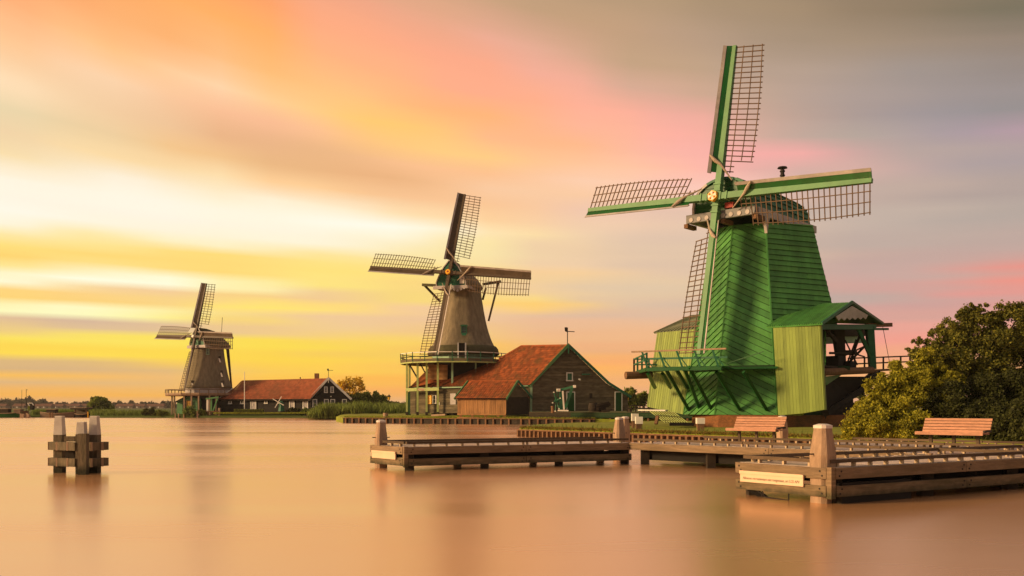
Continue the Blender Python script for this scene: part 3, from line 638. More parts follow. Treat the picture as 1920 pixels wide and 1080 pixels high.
# frame of the open sawing floor
bk = (r5 - r2); bk.z = 0; bk.normalize(); rt = V((bk.y, -bk.x, 0))
zf = 4.62   # floor level
def P_(px, py, Y): return U(px, py, Y)
fl = [G(1537, 61.2, zf), G(1636, 67.5, zf), G(1600, 72.5, zf), G(1465, 66, zf)]
MB().slab([p for p in fl], .12, Z).build('saw_floor', 'dark_wood', shed)
lg = MB(); a_, b_ = P_(1541, 698, 61.1), P_(1634, 694, 66.8); lg.tube(a_, a_.lerp(b_, .5), .26, .24, 10).tube(a_.lerp(b_, .5), b_, .24, .25, 10); lg.build('floor_log', 'log_wood', shed)
MB().beam(P_(1530, 613, 61.3), P_(1640, 613, 67), .26, .34).build('eaves_beam', 'green_teal', shed)
MB().beam(P_(1625, 610, 66.6), P_(1670, 609, 69.5), .28, .28).build('beam_end', 'log_wood', shed)
MB().beam(P_(1628, 617, 66.8), P_(1664, 617, 69.5), .2, .16).build('beam_end', 'green_teal', shed)
MB().beam(P_(1636, 692, 67.2), P_(1630, 612, 66.8), .42, .42, V((0, 1, 0)), .5, .5).build('corner_post', 'green_teal', shed)
MB().beam(P_(1632, 668, 66.9), P_(1608, 614, 65.6), .22, .22, V((0, 1, 0))).build('brace', 'green_teal', shed)
MB().beam(P_(1578, 690, 66), P_(1570, 612, 66), .5, .5, V((0, 1, 0)), .75, .6).build('middle_post', 'dark_wood', shed)
MB().beam(P_(1568, 640, 63.5), P_(1545, 612, 63), .2, .2).build('brace', 'dark_wood', shed)
mb = MB(); pq = [P_(1541, 628, 67), P_(1620, 628, 71), P_(1620, 643, 71), P_(1541, 645, 67)]; mb.slab(pq, .1, V((-.6, -.8, 0))).build('far_panel', 'pale_green', shed)
pq = [P_(1541, 612, 66.8), P_(1622, 612, 70.8), P_(1622, 630, 70.8), P_(1541, 632, 66.8)]; MB().slab(pq, .1, V((-.6, -.8, 0))).build('far_panel', 'dark_wood', shed)
mb = MB(); mb.box(P_(1561, 682, 65), (1.3, 1.2, 1.0), (rt, bk, Z)); mb.build('saw_frame', 'shadow_wood', shed)
mb = MB(); mb.box(P_(1580, 686, 65.4), (1.5, 1.0, .6), (rt, bk, Z)); mb.build('saw_carriage', 'shadow_wood', shed)
# winch wheel with crossed spokes
wc = P_(1596, 661, 66); wheel = MB().tube(wc - rt * .35, wc + rt * .35, .18, n=10).build('winch_drum', 'dark_wood', shed)
for k in range(4):
    a0 = math.radians(25 + 45 * k); d_ = V((bk.x * math.cos(a0) * .3 + rt.x * math.cos(a0) * .95, bk.y * math.cos(a0) * .3 + rt.y * math.cos(a0) * .95, math.sin(a0))).normalized()
    MB().beam(wc - d_ * .95, wc + d_ * .95, .1, .1).build('spoke', 'dark_wood', wheel)
MB().beam(P_(1556, 662, 65), P_(1600, 662, 66), .16, .16).build('drum_shaft', 'dark_wood', shed)
MB().beam(P_(1590, 690, 66), P_(1618, 612, 66.5), .12, .12).build('brace', 'dark_wood', shed)
MB().beam(P_(1582, 690, 66), P_(1630, 640, 67), .12, .12).build('brace', 'dark_wood', shed)
# ramp gantry rail behind, on thin posts
rl = [P_(1590, 672, 70), P_(1650, 669, 71.5), P_(1712, 667.5, 73)]
for dz in (0, -.42): MB().beam(rl[0] + Z*dz, rl[2] + Z*dz, .08, .1).build('rail', 'dark_wood', shed)
for x in (1602, 1620, 1655, 1688, 1706):
    t = (x - 1590) / 122; q = rl[0].lerp(rl[2], t); MB().beam(q, q - Z * .95, .1, .1, V((0, 1, 0))).build('rail_post', 'dark_wood', shed)
MB().beam(P_(1590, 697, 70), P_(1712, 691, 73), .5, .16).build('walkway_beam', 'log_wood', shed)
# struts and dark underside of the saw floor
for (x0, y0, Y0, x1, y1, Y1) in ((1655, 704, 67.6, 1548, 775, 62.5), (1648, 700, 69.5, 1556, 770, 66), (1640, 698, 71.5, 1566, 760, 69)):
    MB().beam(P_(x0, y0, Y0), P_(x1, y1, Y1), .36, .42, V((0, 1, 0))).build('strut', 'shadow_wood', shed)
MB().slab([P_(1548, 706, 62.5), P_(1650, 706, 68), P_(1600, 742, 66), P_(1600, 806, 66.4), P_(1548, 800, 63)], .25, gnrm).build('dark_interior', 'shadow_wood', shed)  # near-black slab stands in for the dark interior under the floor
MB().slab([P_(1545, 706, 62.0), P_(1578, 703, 64), P_(1550, 722, 62.3)], .1, gnrm).build('bracket', 'green_board', shed)
MB().beam(P_(1655, 612, 68.5), P_(1668, 680, 70), .03, .03).build('hoist_rope', 'dark_wood', shed)

# left-hand shed
shed2 = thing('saw_shed', 'yellow green flared shed with grey ridged roof left of the green mill', 'shed', (10.5, 69, .6))
a1, b1, c1, d1 = U(1232, 624, 70.5), U(1318, 616, 66.8), U(1300, 781, 66.3), U(1215, 763, 70.3)
w2 = MB().slab([p + gback * .22 for p in (a1, d1, c1, b1)], .15, V((-.664, -.748, 0))).build('wall', 'yellow_green', shed2)
clad(w2, 'wall_board', [a1, b1, c1, d1], (d1 - a1).normalized(), .22, 'yellow_green', t0=.03, t1=.02, out=V((-.664, -.748, 0)), gap=.012, off=.003)
ridged(shed2, 'roof', U(1226, 624, 71), U(1330, 615, 66.4), U(1340, 588, 69), U(1296, 592, 72), 16, 'grey_green', .09)
MB().slab([a1, U(1262, 610, 73), U(1296, 603, 74), U(1296, 770, 74), U(1240, 765, 73), d1], .1, V((-.748, .664, 0))).build('wall', 'yellow_green', shed2)

# log slip: beam end sticking out, and slatted ramp down to the water side
MB().tube(U(1173, 704, 66), U(1222, 703, 66.5), .27, .25, 10).build('slip_log', 'log_wood', gm)

# balcony
gal = MB(); zd = 4.52
plat = [V((13.15, 60.1, zd)), V((14.3, 62.6, zd)), V((10.9, 64.9, zd)), V((10.2, 70, zd)), V((8.9, 70, zd)), V((8.77, 62.5, zd))]
balc = MB().slab(plat, .10, Z).build('balcony', 'green_dark', gm)
def beamp(name, a, b, w, h, m, par, up=Z): return MB().beam(a, b, w, h, up).build(name, m, par)
e_ = (plat[0] - plat[5]).normalized()
beamp('edge_beam', plat[5] - Z * .16 - gback * .05, plat[0] - Z * .16 - gback * .05, .16, .2, 'green_dark', balc)
beamp('edge_beam', plat[5] - Z * .16, plat[4] - Z * .16, .16, .2, 'green_dark', balc)
out_ = V((-.5, -.87, 0))
for i in range(5):
    p = plat[5].lerp(plat[0], .03 + .235 * i); beamp('rail_post', p - Z * .3, p + Z * 1.0 + out_ * .12 - e_ * .42, .12, .12, 'green_teal', balc)
    beamp('post_brace', p + e_ * .25, p + Z * .6 + out_ * .1 - e_ * .2, .07, .07, 'green_teal', balc)
beamp('middle_rail', plat[5] + Z * .55 - e_ * .25, plat[0] + Z * .52 + e_ * .35, .08, .12, 'green_teal', balc)
beamp('hand_rail', plat[5] + Z * 1.02 - e_ * 1.0 + out_ * .1, plat[0] + Z * 1.05 + e_ * .3 + out_ * .1, .14, .1, 'bollard_wood', balc)
for z_ in (.9, .5):
    beamp('side_rail', plat[5] + Z * z_, plat[4] + Z * z_, .07, .09, 'green_teal', balc)
    beamp('side_rail', plat[4] + Z * z_, plat[3] + Z * z_ + V((1, 0, 0)), .07, .09, 'green_teal', balc)
for t in (.0, .35, .7, 1.0):
    p = plat[5].lerp(plat[4], t); beamp('rail_post', p - Z * .2, p + Z * .95, .12, .12, 'green_teal', balc, V((0, 1, 0)))
    p = plat[4].lerp(V((12, 70, zd)), t); beamp('rail_post', p - Z * .2, p + Z * .95, .12, .12, 'green_teal', balc, V((0, 1, 0)))
beamp('tow_bar', U(1362, 682, 62), U(1432, 659, 60.5), .05, .05, 'green_dark', balc)
for (x0, y0, x1, y1, Y0, Y1) in ((1246, 688, 1291, 768, 62, 65.9), (1283, 690, 1312, 768, 61.2, 65.3), (1292, 688, 1334, 768, 61.0, 64.0), (1215, 700, 1228, 727, 63.5, 67.9), (1242, 700, 1257, 727, 63, 67.3), (1268, 692, 1288, 727, 62.2, 66.4),
                                 (1343, 697, 1387, 768, 61.0, 62.7), (1394, 697, 1437, 768, 60.3, 62.0)):
    beamp('strut', U(x0, y0, Y0), U(x1, y1, Y1), .2, .2, 'green_dark', balc, V((0, 1, 0)))
# skirt: the upper tower overhangs at the stage
for i in (0, 1, 2):
    t = (zd - zb) / (zt - zb); p, q = Tb8[i].lerp(Tt8[i], t), Tb8[i + 1].lerp(Tt8[i + 1], t); o = ((p + q) / 2 - V((17.1, 67.9, p.z))).normalized() * .22
    beamp('skirt_beam', p + o, q + o, .34, .26, 'green_deep', tower)  # deep green carries the shadow band of the overhang in its colour
    if i == 1: MB().slab([p + o * 5.8, q + o * 5.8 + (q - p).normalized() * .3, q, p], .14, Z).build('ledge', 'green_dark', tower)

# slatted ramp beside the brick base
ramp = thing('slatted_ramp', 'sloping slatted timber ramp leaning on a block left of the brick base', 'ramp', (9.5, 62, .6))
ra, rb_, rc, rd = U(1219, 771, 66), U(1262, 772, 66), U(1289, 792, 61.5), U(1247, 792, 61.5)
for i in range(10):
    t = i / 9; MB().beam(ra.lerp(rb_, t), rd.lerp(rc, t), .045, .05).build('slat', 'post_green', ramp)
for t in (.1, .5, .9): MB().beam(ra.lerp(rd, t) - Z * .05, rb_.lerp(rc, t) - Z * .05, .08, .08).build('cross_beam', 'log_wood', ramp)
MB().beam(rd.lerp(rc, .2) - Z * .12, rc - Z * .12 + V((.4, 0, 0)), .2, .2).build('support_block', 'shadow_wood', ramp)
MB().beam(U(1233, 780, 62), U(1230, 795, 61.8), .2, .16).build('leg', 'log_wood', ramp)
MB().beam(U(1199, 769, 64), U(1250, 769.5, 63), .5, .09).build('top_plank', 'white_paint', ramp)

# ================================================================== THATCHED MILL (middle)
km = thing('windmill', 'thatched mill on tall green stage posts behind the red roofed barn, middle of the three', 'windmill', (-6.2, 123.2, .9), 'windmills along the river')
KHUB = V((-7.80, 118.94, 18.55))
ke, kw, kn = sail_cross(km, KHUB, 15.5, 13.77, -6.35, 10.65, dict(stock=.4, m_stock='sail_brown', m_board='sail_brown', m_edge='trim_grey', m_lat='lattice_wood', r0=1.7, bw=(.85, .72), edge=.2, lw=2.1, bars=26, bar_t=.06, cl=1.4, cr=.09))
kc = V((-6.25, 123.2, 0)); kback = V((math.sin(math.radians(15.5)), math.cos(math.radians(15.5)), 0)); kside = V((kback.y, -kback.x, 0))
mb = MB(); mb.lathe(kc, [(2.28, 17.05), (2.36, 16.7), (2.50, 15.4), (2.82, 13.4), (3.2, 11.8), (3.75, 10.4), (4.35, 9.25)][::-1], 8, math.radians(22.5 + 8))
# soften: 24-sided with slightly flattened faces
mb = MB(); prof = [(4.45, 9.15), (4.1, 9.75), (3.72, 10.5), (3.38, 11.4), (3.08, 12.5), (2.82, 13.7), (2.6, 14.9), (2.42, 16.1), (2.33, 16.85), (2.2, 17.1)]
n_ = 48; i0 = 0
for r_, z_ in prof:
    for k in range(n_):
        t = 2 * math.pi * k / n_; fl_ = 1 - .045 * (1 - abs(math.cos(4 * (t - .4)))) ; jit = 1 + .006 * math.sin(t * 7 + z_ * 3)
        mb.v.append((kc.x + r_ * fl_ * jit * math.cos(t), kc.y + r_ * fl_ * jit * math.sin(t), z_))
for j in range(len(prof) - 1):
    for k in range(n_): mb.f.append((j*n_ + k, j*n_ + (k+1) % n_, (j+1)*n_ + (k+1) % n_, (j+1)*n_ + k))
mb.f.append(tuple(range(n_ - 1, -1, -1))); mb.f.append(tuple(range((len(prof) - 1) * n_, len(prof) * n_)))
body = mb.build('thatched_body', 'thatch', km, smooth=True)
MB().lathe(kc, [(4.5, 8.55), (4.62, 8.7), (4.47, 9.35), (4.2, 9.7)], 32).build('thatch_hem', 'thatch_dark', km, smooth=True)
st_w = MB().lathe(kc, [(4.15, 7.55), (4.15, 8.75)], 8, math.radians(22.5)).build('stage_wall', 'pale_green', km)
# stage window and doors
window(body, U(870, 617, 123.2 - 3.28), V((1, 0, 0)), Z, V((0, -1, 0)), .62, 1.0, 3, 3, 'green_teal', 'glass', .1)
MB().beam(U(863, 611.0, 119.4), U(877, 611, 119.4), .4, .12).build('window_hood', 'green_teal', body)
MB().slab([U(865, 625, 119.3), U(875, 625, 119.3), U(873.5, 629, 119.0), U(866, 629, 119.0)], .12, V((0, -1, 0))).build('window_apron', 'green_teal', body)
dk = MB().box(U(866, 656, 118.6), (.85, .2, 1.7)).build('stage_door', 'shadow_wood', km)
for s in (859, 873): MB().box(U(s, 657, 118.5), (.16, .2, 1.9)).build('door_jamb', 'white_paint', dk)
# lower tower, tarred boards, with ochre panel
lt = MB().lathe(kc, [(4.3, .9), (3.9, 7.5)], 8, math.radians(22.5)).build('lower_tower', 'tar_board', km)
# stage
sc_ = V((-7.2, 122.4, 0)); sr = 7.0; zs = 7.62; ns = 12
ring = [V((sc_.x + sr * math.cos(2*math.pi*(k + .5)/ns), sc_.y + sr * math.sin(2*math.pi*(k + .5)/ns), zs)) for k in range(ns)]
stg = MB().slab(ring, .14, Z).build('stage', 'barn_board', km)
pin = 0
for k in range(ns):
    a_, b_ = ring[k], ring[(k + 1) % ns]; m_ = 'pale_green'
    beamp('hand_rail', a_ + Z * 1.0 + (a_ - sc_).normalized() * .0, b_ + Z * 1.0, .09, .09, 'white_paint' if a_.y < 122 else 'post_green', stg)
    beamp('middle_rail', a_ + Z * .5, b_ + Z * .5, .06, .1, 'dark_wood', stg)
    beamp('kick_board', a_ + Z * .12, b_ + Z * .12, .05, .22, 'barn_board', stg)
    beamp('edge_beam', a_ - Z * .2, b_ - Z * .2, .2, .14, 'post_green', stg)
    for t in (0, .5):
        p = a_.lerp(b_, t); o = (p - V((sc_.x, sc_.y, p.z))).normalized()
        beamp('rail_post', p - Z * .1, p + Z * 1.05 + o * .05, .1, .1, 'green_teal', stg, V((0, 1, 0)))
# rectangular post frame under the stage
for x, yb, Yp in ((763, 776, 119.5), (768, 776, 123), (783, 776, 118.6), (800, 777, 118.2), (821, 777, 117.6), (848, 776, 117.6)):
    beamp('stage_post', G(x, Yp, .85), G(x, Yp, zs - .2), .24, .24, 'post_green' if x != 848 else 'pale_green', km, V((0, 1, 0)))
    MB().box(G(x, Yp, 1.1), (.3, .3, .5)).build('post_foot', 'dark_wood', km)
for x, y1 in ((892, 703), (914, 689)):
    q = U(x, y1, 118.5); beamp('stage_post', q, V((q.x, q.y, zs - .2)), .2, .2, 'pale_green', km, V((0, 1, 0))); MB().beam(q - V((.35, 0, .05)), q + V((.35, 0, .08)), .3, .12).build('post_pad', 'trim_grey', km)
beamp('cross_board', G(761, 119.3, 4.1), G(823, 117.4, 4.15), .08, .38, 'post_green', km)
MB().box(G(790.5, 118.2, 4.12), (.95, .06, .26)).build('name_board', 'sign_board', km)
beamp('brace', U(768, 684, 121), U(782, 708, 118.8), .14, .14, 'dark_wood', km); beamp('brace', U(788, 682, 121), U(796, 697, 119), .12, .12, 'dark_wood', km)
MB().box(U(766.5, 757, 119.6), (.35, .1, 2.9)).build('corner_board', 'green_light', km)
# cap: thatched, with green front and long tail beams
KR = 2.35; kf = V((KHUB.x, KHUB.y, 17.0)) + kback * 1.0
sect = [(-1.0, 0), (-1.04, .35), (-.86, .95), (-.52, 1.75), (-.15, 2.35), (.15, 2.35), (.52, 1.75), (.86, .95), (1.04, .35), (1.0, 0)]
def kap(s, k, f=1.0, top_=1.0):
    x, z = sect[k]; return kf + kback * s + kside * x * KR * f + Z * z * top_
mb = MB(); SS = ((-.15, .80, 1.36), (.5, .9, 1.36), (1.5, 1.12, 1.32), (3.2, 1.2, 1.2), (4.8, 1.05, .85), (5.9, .7, .4)); nk = len(sect)
for s, f, tp in SS:
    for k in range(nk): mb.v.append(tuple(kap(s, k, f, tp)))
for j in range(len(SS) - 1):
    for k in range(nk - 1): mb.f.append((j*nk + k, j*nk + k + 1, (j+1)*nk + k + 1, (j+1)*nk + k))
    mb.f.append((j*nk, (j+1)*nk, (j+1)*nk + nk - 1, j*nk + nk - 1))
mb.f.append(tuple(range(nk))); mb.f.append(tuple(range(len(mb.v) - 1, len(mb.v) - nk - 1, -1)))
kcap = mb.build('thatched_cap', 'thatch', km)
gpts = [kap(-.2, k, .76, 1.32) for k in range(nk)]
gbk = MB().slab(gpts, .05, -kback).build('gable_back', 'green_teal', kcap)
clad(gbk, 'gable_board', gpts, kside, .24, 'green_teal', t0=.05, t1=.01, out=-kback, off=.01)
mb = MB()
for k in range(nk - 1): mb.beam(kap(-.28, k, .8, 1.37), kap(-.28, k + 1, .8, 1.37), .1, .16, kback)
mb.build('gable_rim', 'trim_grey', kcap)
f0 = kf - kback * .35 - Z * .12
MB().beam(f0 - kside * 2.3, f0 + kside * 2.3, .3, .4).build('breast_beam', 'trim_grey', km)
MB().beam(f0 + kside * 2.3, f0 + kside * 2.3 + kback * 5, .2, .3).build('sill_beam', 'trim_grey', km)
for k in range(5):
    q = f0 + kside * (.1 + .42 * k) - Z * (.42 - .12 * abs(k - 2)) - kback * .1; MB().tube(q, q - kback * .06, .2 - .03 * abs(k - 2), n=12).build('carved_ornament', 'trim_grey', km)
MB().slab([kf + kback * -.3 + kside * 1.15 + Z * z for z in (.3, 1.3)] + [kf + kback * -.3 + kside * 1.75 + Z * z for z in (1.2, .3)], .05, -kback).build('hatch_frame', 'white_paint', kcap)
hub = KHUB + kn * .32
kp = MB().tube(hub, hub + kn * .25, .36, .32, 8).build('hub_plate', 'gold', km); MB().tube(hub + kn * .25, hub + kn * .3, .14, .1, 6).build('hub_stud', 'red_paint', kp)
MB().beam(KHUB + kback * 1.6, KHUB, .5, .5).build('windshaft', 'sail_brown', km)
# tail beams and braces
beamp('cross_tail', U(792, 534, 125), U(826, 535.5, 124), .3, .34, 'thatch_dark', km)
beamp('cross_tail', U(906, 533, 126), U(938, 528, 128), .34, .36, 'thatch_dark', km)
beamp('tail_brace', U(794, 533, 125), U(826, 566, 125.8), .26, .26, 'thatch_dark', km)
beamp('tail_brace', U(911, 540, 126), U(905, 562, 126.6), .2, .2, 'dark_wood', km)
beamp('tail_brace', U(935, 527, 128), U(916, 602, 128), .26, .26, 'sail_brown', km)

# ================================================================== BARN of the middle mill
barn = thing('barn', 'big weathered barn with red tiled roof and green edged gable joined to the thatched mill', 'barn', (7, 115, .9))
gA, gB = U(995, 772, 112), U(1177, 771, 115)
zg = gA.z
def onface(px, py, off=0.0):   # point of the gable plane seen at a photo position
    d = V(((px - 960) / F, 1, (HOR - py) / F)); a = gA.xy; b = gB.xy; t = (b - a); nrm = V((t.y, -t.x)).normalized()
    k = nrm.dot(a) / (nrm.x * d.x + nrm.y * d.y); p = d * k + Z * CH; q = V((nrm.x, nrm.y, 0))
    if q.y > 0: q = -q
    return p + q * off
GN = V(((gB - gA).y, -(gB - gA).x, 0)).normalized()
if GN.y > 0: GN = -GN
gr = (gB - gA); gr.z = 0; gr.normalize()
gpk, gl, gk, ge_ = onface(1064, 649), onface(996, 720), onface(1137, 719), onface(1177, 743)
bL = U(766, 776, 120.5); rL = U(767, 726, 120.5); rM = U(838, 713, 118.6); rN = U(936, 674, 118.5); r2_ = U(978, 650, 117)
deep = V((-4, 16, 0))
gw_ = MB().slab([gA, gB, ge_, gk, gpk, gl], .3, GN).build('gable_wall', 'barn_board', barn)
clad(gw_, 'cladding', [gA, gB, ge_, gk, gl], gr, .30, 'barn_board', t0=.09, t1=.02, joined=True, out=GN, off=.01, wj=.15, gap=.045)
clad(gw_, 'cladding', [gl + Z * .005, gk, gpk], gr, .30, 'barn_board', t0=.09, t1=.02, joined=True, out=GN, off=.01, wj=.15, gap=.045)
lw_n = V((-.4, -.9, 0))
lw_ = MB().slab([bL, gA, gl, rL], .2, V(((gA - bL).y, -(gA - bL).x, 0)).normalized()).build('long_wall', 'barn_board', barn)
clad(lw_, 'cladding', [bL, gA, gl, rL], (gA - bL).normalized(), .27, 'barn_board', t0=.06, t1=.01, joined=True, off=.01, wj=.12, gap=.02)
# closed far sides
mb = MB(); mb.poly([gB, gB + deep, ge_ + deep, ge_]); dl_ = V((1.5, 9, 0)); mb.poly([bL, bL + dl_, rL + dl_, rL]); mb.poly([ge_, ge_ + deep, gk + deep, gk]); mb.poly([gk, gk + deep, gpk + deep * .8, gpk]); mb.poly([r2_, gpk, gpk + deep * .8, r2_ + V((2, 6, -1))]); mb.poly([rN, r2_, r2_ + V((2, 6, -1)), rN + V((2, 6, -1))]); mb.poly([rL, rM, rM + V((1, 6, 0)), rL + dl_]); mb.poly([rM, rN, rN + V((2, 6, -1)), rM + V((1, 6, 0))]); mb.poly([bL + dl_, gB + deep, ge_ + deep, gk + deep, rN + V((2, 8, -1)), rL + dl_]); mb.build('rear_shell', 'tile', barn)
MB().slab([rL + V((0, .5, -.5)), gl + V((0, .5, -.5)), gpk + V((0, .5, -.6)), r2_ + V((0, .5, -.6)), rN + V((0, .5, -.6)), rM + V((0, .5, -.5))], .05, V((0, -.6, .8))).build('roof_deck', 'dark_wood', barn)
ov = GN * .35
tiles(barn, 'roof_tiles', [rL - Z*.1 + V((-.1, -.3, 0)), gl - Z * .15 + ov + V((-.3, -.2, 0))], [rL, rM, rN, r2_, gpk + ov + Z * .05], 'tile')
beamp('ridge_cap', r2_ + Z * .1, gpk + Z * .12 + ov * .5, .3, .16, 'tile', barn)
beamp('hip_cap', rN + Z * .08, r2_ + Z * .1, .28, .14, 'tile', barn)
mb = MB(); mb.slab([U(767, 727, 119.6), U(838, 713, 118.9), U(838, 690, 121.5), U(804, 690, 121.5)], .12, V((-.2, -.7, .6)).normalized()); mb.build('side_roof', 'tile', barn)
pn = [U(803, 712, 119.3), U(839, 712, 118.9), U(839, 684, 118.9), U(803, 684, 119.3)]
ps = MB().slab(pn, .2, V((0, -1, 0))).build('loft_wall', 'shed_board', barn); clad(ps, 'board', pn, V((1, 0, 0)), .3, 'shed_board', t0=.05, t1=.01, out=V((0, -1, 0)), off=.01)
# verge boards
beamp('verge_board', gl - gr * .4 - Z * .35 + ov, gpk + ov + Z * .12, .12, .34, 'green_light', barn)
beamp('verge_board', gpk + ov * 1.02 + Z * .12, gk + gr * .15 + ov + Z * .05, .12, .32, 'green_teal', barn)
beamp('verge_board', gk + gr * .1 + ov * 1.04 + Z * .08, ge_ + gr * .3 + ov - Z * .1, .12, .3, 'green_teal', barn)
beamp('gable_spike', gpk + ov * 1.2 - Z * .9, gpk + ov * 1.2 + Z * .3, .12, .16, 'green_teal', barn, V((0, 1, 0)))
beamp('gutter', gl - Z * .2 + V((0, -.4, 0)), rL - Z * .15 + V((0, -.4, 0)), .16, .14, 'pale_green', barn)
beamp('corner_board', gA + GN * .1, gl + GN * .1 - Z * .1, .26, .12, 'pale_green', barn, V((0, 1, 0)))
window(gw_, onface(1067.5, 706.5, .08), gr, Z, GN, .68, .92, 2, 2, 'white_paint', 'glass', .12)
MB().box(onface(1067.5, 706.5, .12), (.5, .04, .75), (gr, GN, Z)).build('shutter', 'green_teal', gw_)
MB().box(onface(1098, 702, .2), (.95, .35, .16), (gr, GN, Z)).build('hoist_hood', 'green_teal', gw_)
MB().tube(onface(1085, 711, .1), onface(1086, 712, .35), .09, .12, 8).build('wall_lamp', 'white_paint', gw_)
MB().box(onface(1107.5, 742, .08), (.35, .06, .6), (gr, GN, Z)).build('wall_hatch', 'dark_wood', gw_)
def door(parent, c, r, u, n, w, h, m, name='door'):
    d = MB().box(c, (w, .08, h), (r, n, u)).build(name, m, parent)
    mb = MB(); mb.box(c + u * (h/2 + .05), (w + .2, .14, .1), (r, n, u))
    for s in (-1, 1): mb.box(c + r * s * (w/2 + .06), (.1, .14, h), (r, n, u))
    mb.build('frame', 'white_paint', d)
    for i in range(1, 5): MB().box(c + n * .05 + r * (-w/2 + w * i / 5), (.025, .03, h * .98), (r, n, u)).build('batten', m, d)
    return d
door(gw_, onface(1069.5, 753, .12), gr, Z, GN, .85, 2.15, 'green_dark'); door(gw_, onface(1159, 753, .12), gr, Z, GN, .72, 2.2, 'green_dark')
ln_ = V(((gA - bL).y, -(gA - bL).x, 0)).normalized(); lr = (gA - bL).normalized()
def onlong(px, py, off=0.0):
    d = V(((px - 960) / F, 1, (HOR - py) / F)); k = ln_.dot(bL) / (ln_.dot(V((d.x, d.y, 0)))); return d * k + Z * CH + ln_ * off
window(lw_, onlong(806.5, 749.5, .06), lr, Z, ln_, .45, 1.0, 1, 3, 'gold', 'glass_warm', .06); window(lw_, onlong(815.5, 749, .06), lr, Z, ln_, .45, .95, 1, 2, 'white_paint', 'pale_green' if False else 'glass', .1)
MB().box(onlong(850, 748, .06), (.8, .08, 1.35), (lr, ln_, Z)).build('pale_hatch', 'trim_grey', lw_)
MB().box(onlong(824.5, 757, .08), (.07, .06, .35), (lr, ln_, Z)).build('notice', 'white_paint', lw_)
v0 = U(923, 714, 115.5); MB().tube(v0, v0 + Z * .45, .08, n=8).build('roof_vent', 'iron', barn)
wv = MB().tube(gpk + Z * .1, gpk + Z * 2.2, .055, n=6).build('vane_pole', 'iron', barn)
mb = MB(); q = gpk + Z * 1.75; mb.beam(q - V((.15, 0, 0)), q + V((.85, .1, -.05)), .05, .09); mb.slab([q + V((-.35, 0, .45)), q + V((-.1, 0, .5)), q + V((.05, 0, .2)), q + V((-.05, 0, -.1)), q + V((-.3, 0, 0))], .05); mb.build('weather_vane', 'iron', wv)

# small timber shed in front
sh = thing('shed', 'low wooden shed with red tiled roof standing over the quay before the big barn', 'shed', (-1, 109, 1.2))
sA, sB, sC, sD = U(858, 777.5, 110.3), U(949, 778, 108.4), U(949, 745, 108.6), U(858, 745, 110.5)
sE, sF = U(992, 777, 111.5), U(992, 744, 111.5)
def mk_wall(par, pts, m, n, name='wall', bd=None, bw=.22, vertical=True):
    o = MB().slab(pts, .1, n).build(name, m, par); clad(o, 'board', pts, Z if vertical else (pts[1] - pts[0]).normalized(), bw, m, t0=.03, t1=.018, out=n, off=.006, gap=.015, wj=.1); return o
n1 = V(((sB - sA).y, -(sB - sA).x, 0)).normalized(); n1 = n1 if n1.y < 0 else -n1
n2 = V(((sE - sB).y, -(sE - sB).x, 0)).normalized(); n2 = n2 if n2.y < 0 else -n2
mk_wall(sh, [sA, sB, sC, sD], 'shed_board', n1); mk_wall(sh, [sB, sE, sF, sC], 'dark_wood', n2)
spk = U(968, 716, 109.9); 
gabw = MB().slab([sC, sF, spk], .08, n2).build('gable_wall', 'green_teal', sh); clad(gabw, 'board', [sC, sF, spk], (sF - sC).normalized(), .28, 'barn_board', t0=.05, t1=.01, out=n2, off=.01)
sback = spk + (sA - sB) * .97
tiles(sh, 'roof_tiles', [sD + n1 * .35 - Z * .15 + (sA - sB).normalized() * .2, sC + n1 * .35 - Z * .15 + n2 * .2], [sback + Z * .08, spk + n2 * .2 + Z * .08], 'tile')
MB().slab([sD + n1 * .3 - Z * .2, sC + n1 * .3 - Z * .2, spk, sback], .05).build('roof_deck', 'dark_wood', sh)
MB().slab([sF - Z * .1, sF + (sA - sB) - Z * .1, sback, spk], .1).build('rear_roof', 'tile', sh)
beamp('verge_board', sC + n2 * .25 + n1 * .4 - Z * .2, spk + n2 * .25 + Z * .12, .08, .26, 'green_light', sh); beamp('verge_board', spk + n2 * .26 + Z * .12, sF + n2 * .25 - Z * .15 + (sE - sB).normalized() * .3, .08, .24, 'green_teal', sh)
beamp('verge_board', sD + n1 * .4 - Z * .2 + (sA - sB).normalized() * .25, sback + Z * .12 + (sA - sB).normalized() * .2, .08, .26, 'green_light', sh)
beamp('ridge_cap', sback + Z * .14, spk + Z * .14, .2, .1, 'tile', sh)
for x, par in ((864, 0), (886, 0), (911, 0), (934, 0), (946, 0)):
    q = sA.lerp(sB, (x - 858) / 91); beamp('leg', q - Z * .02, V((q.x, q.y, .55)), .32, .28, 'shed_board', sh, V((0, 1, 0)))
beamp('leg', sE, V((sE.x, sE.y, .4)), .3, .3, 'log_wood', sh, V((0, 1, 0)))
beamp('bottom_rail', V((sA.x, sA.y - .15, .72)), V((sB.x, sB.y - .15, .72)), .2, .14, 'shed_board', sh)
beamp('sill_beam', sA + n1 * .1 + Z * .05, sB + n1 * .1 + Z * .05, .12, .16, 'shed_board', sh)

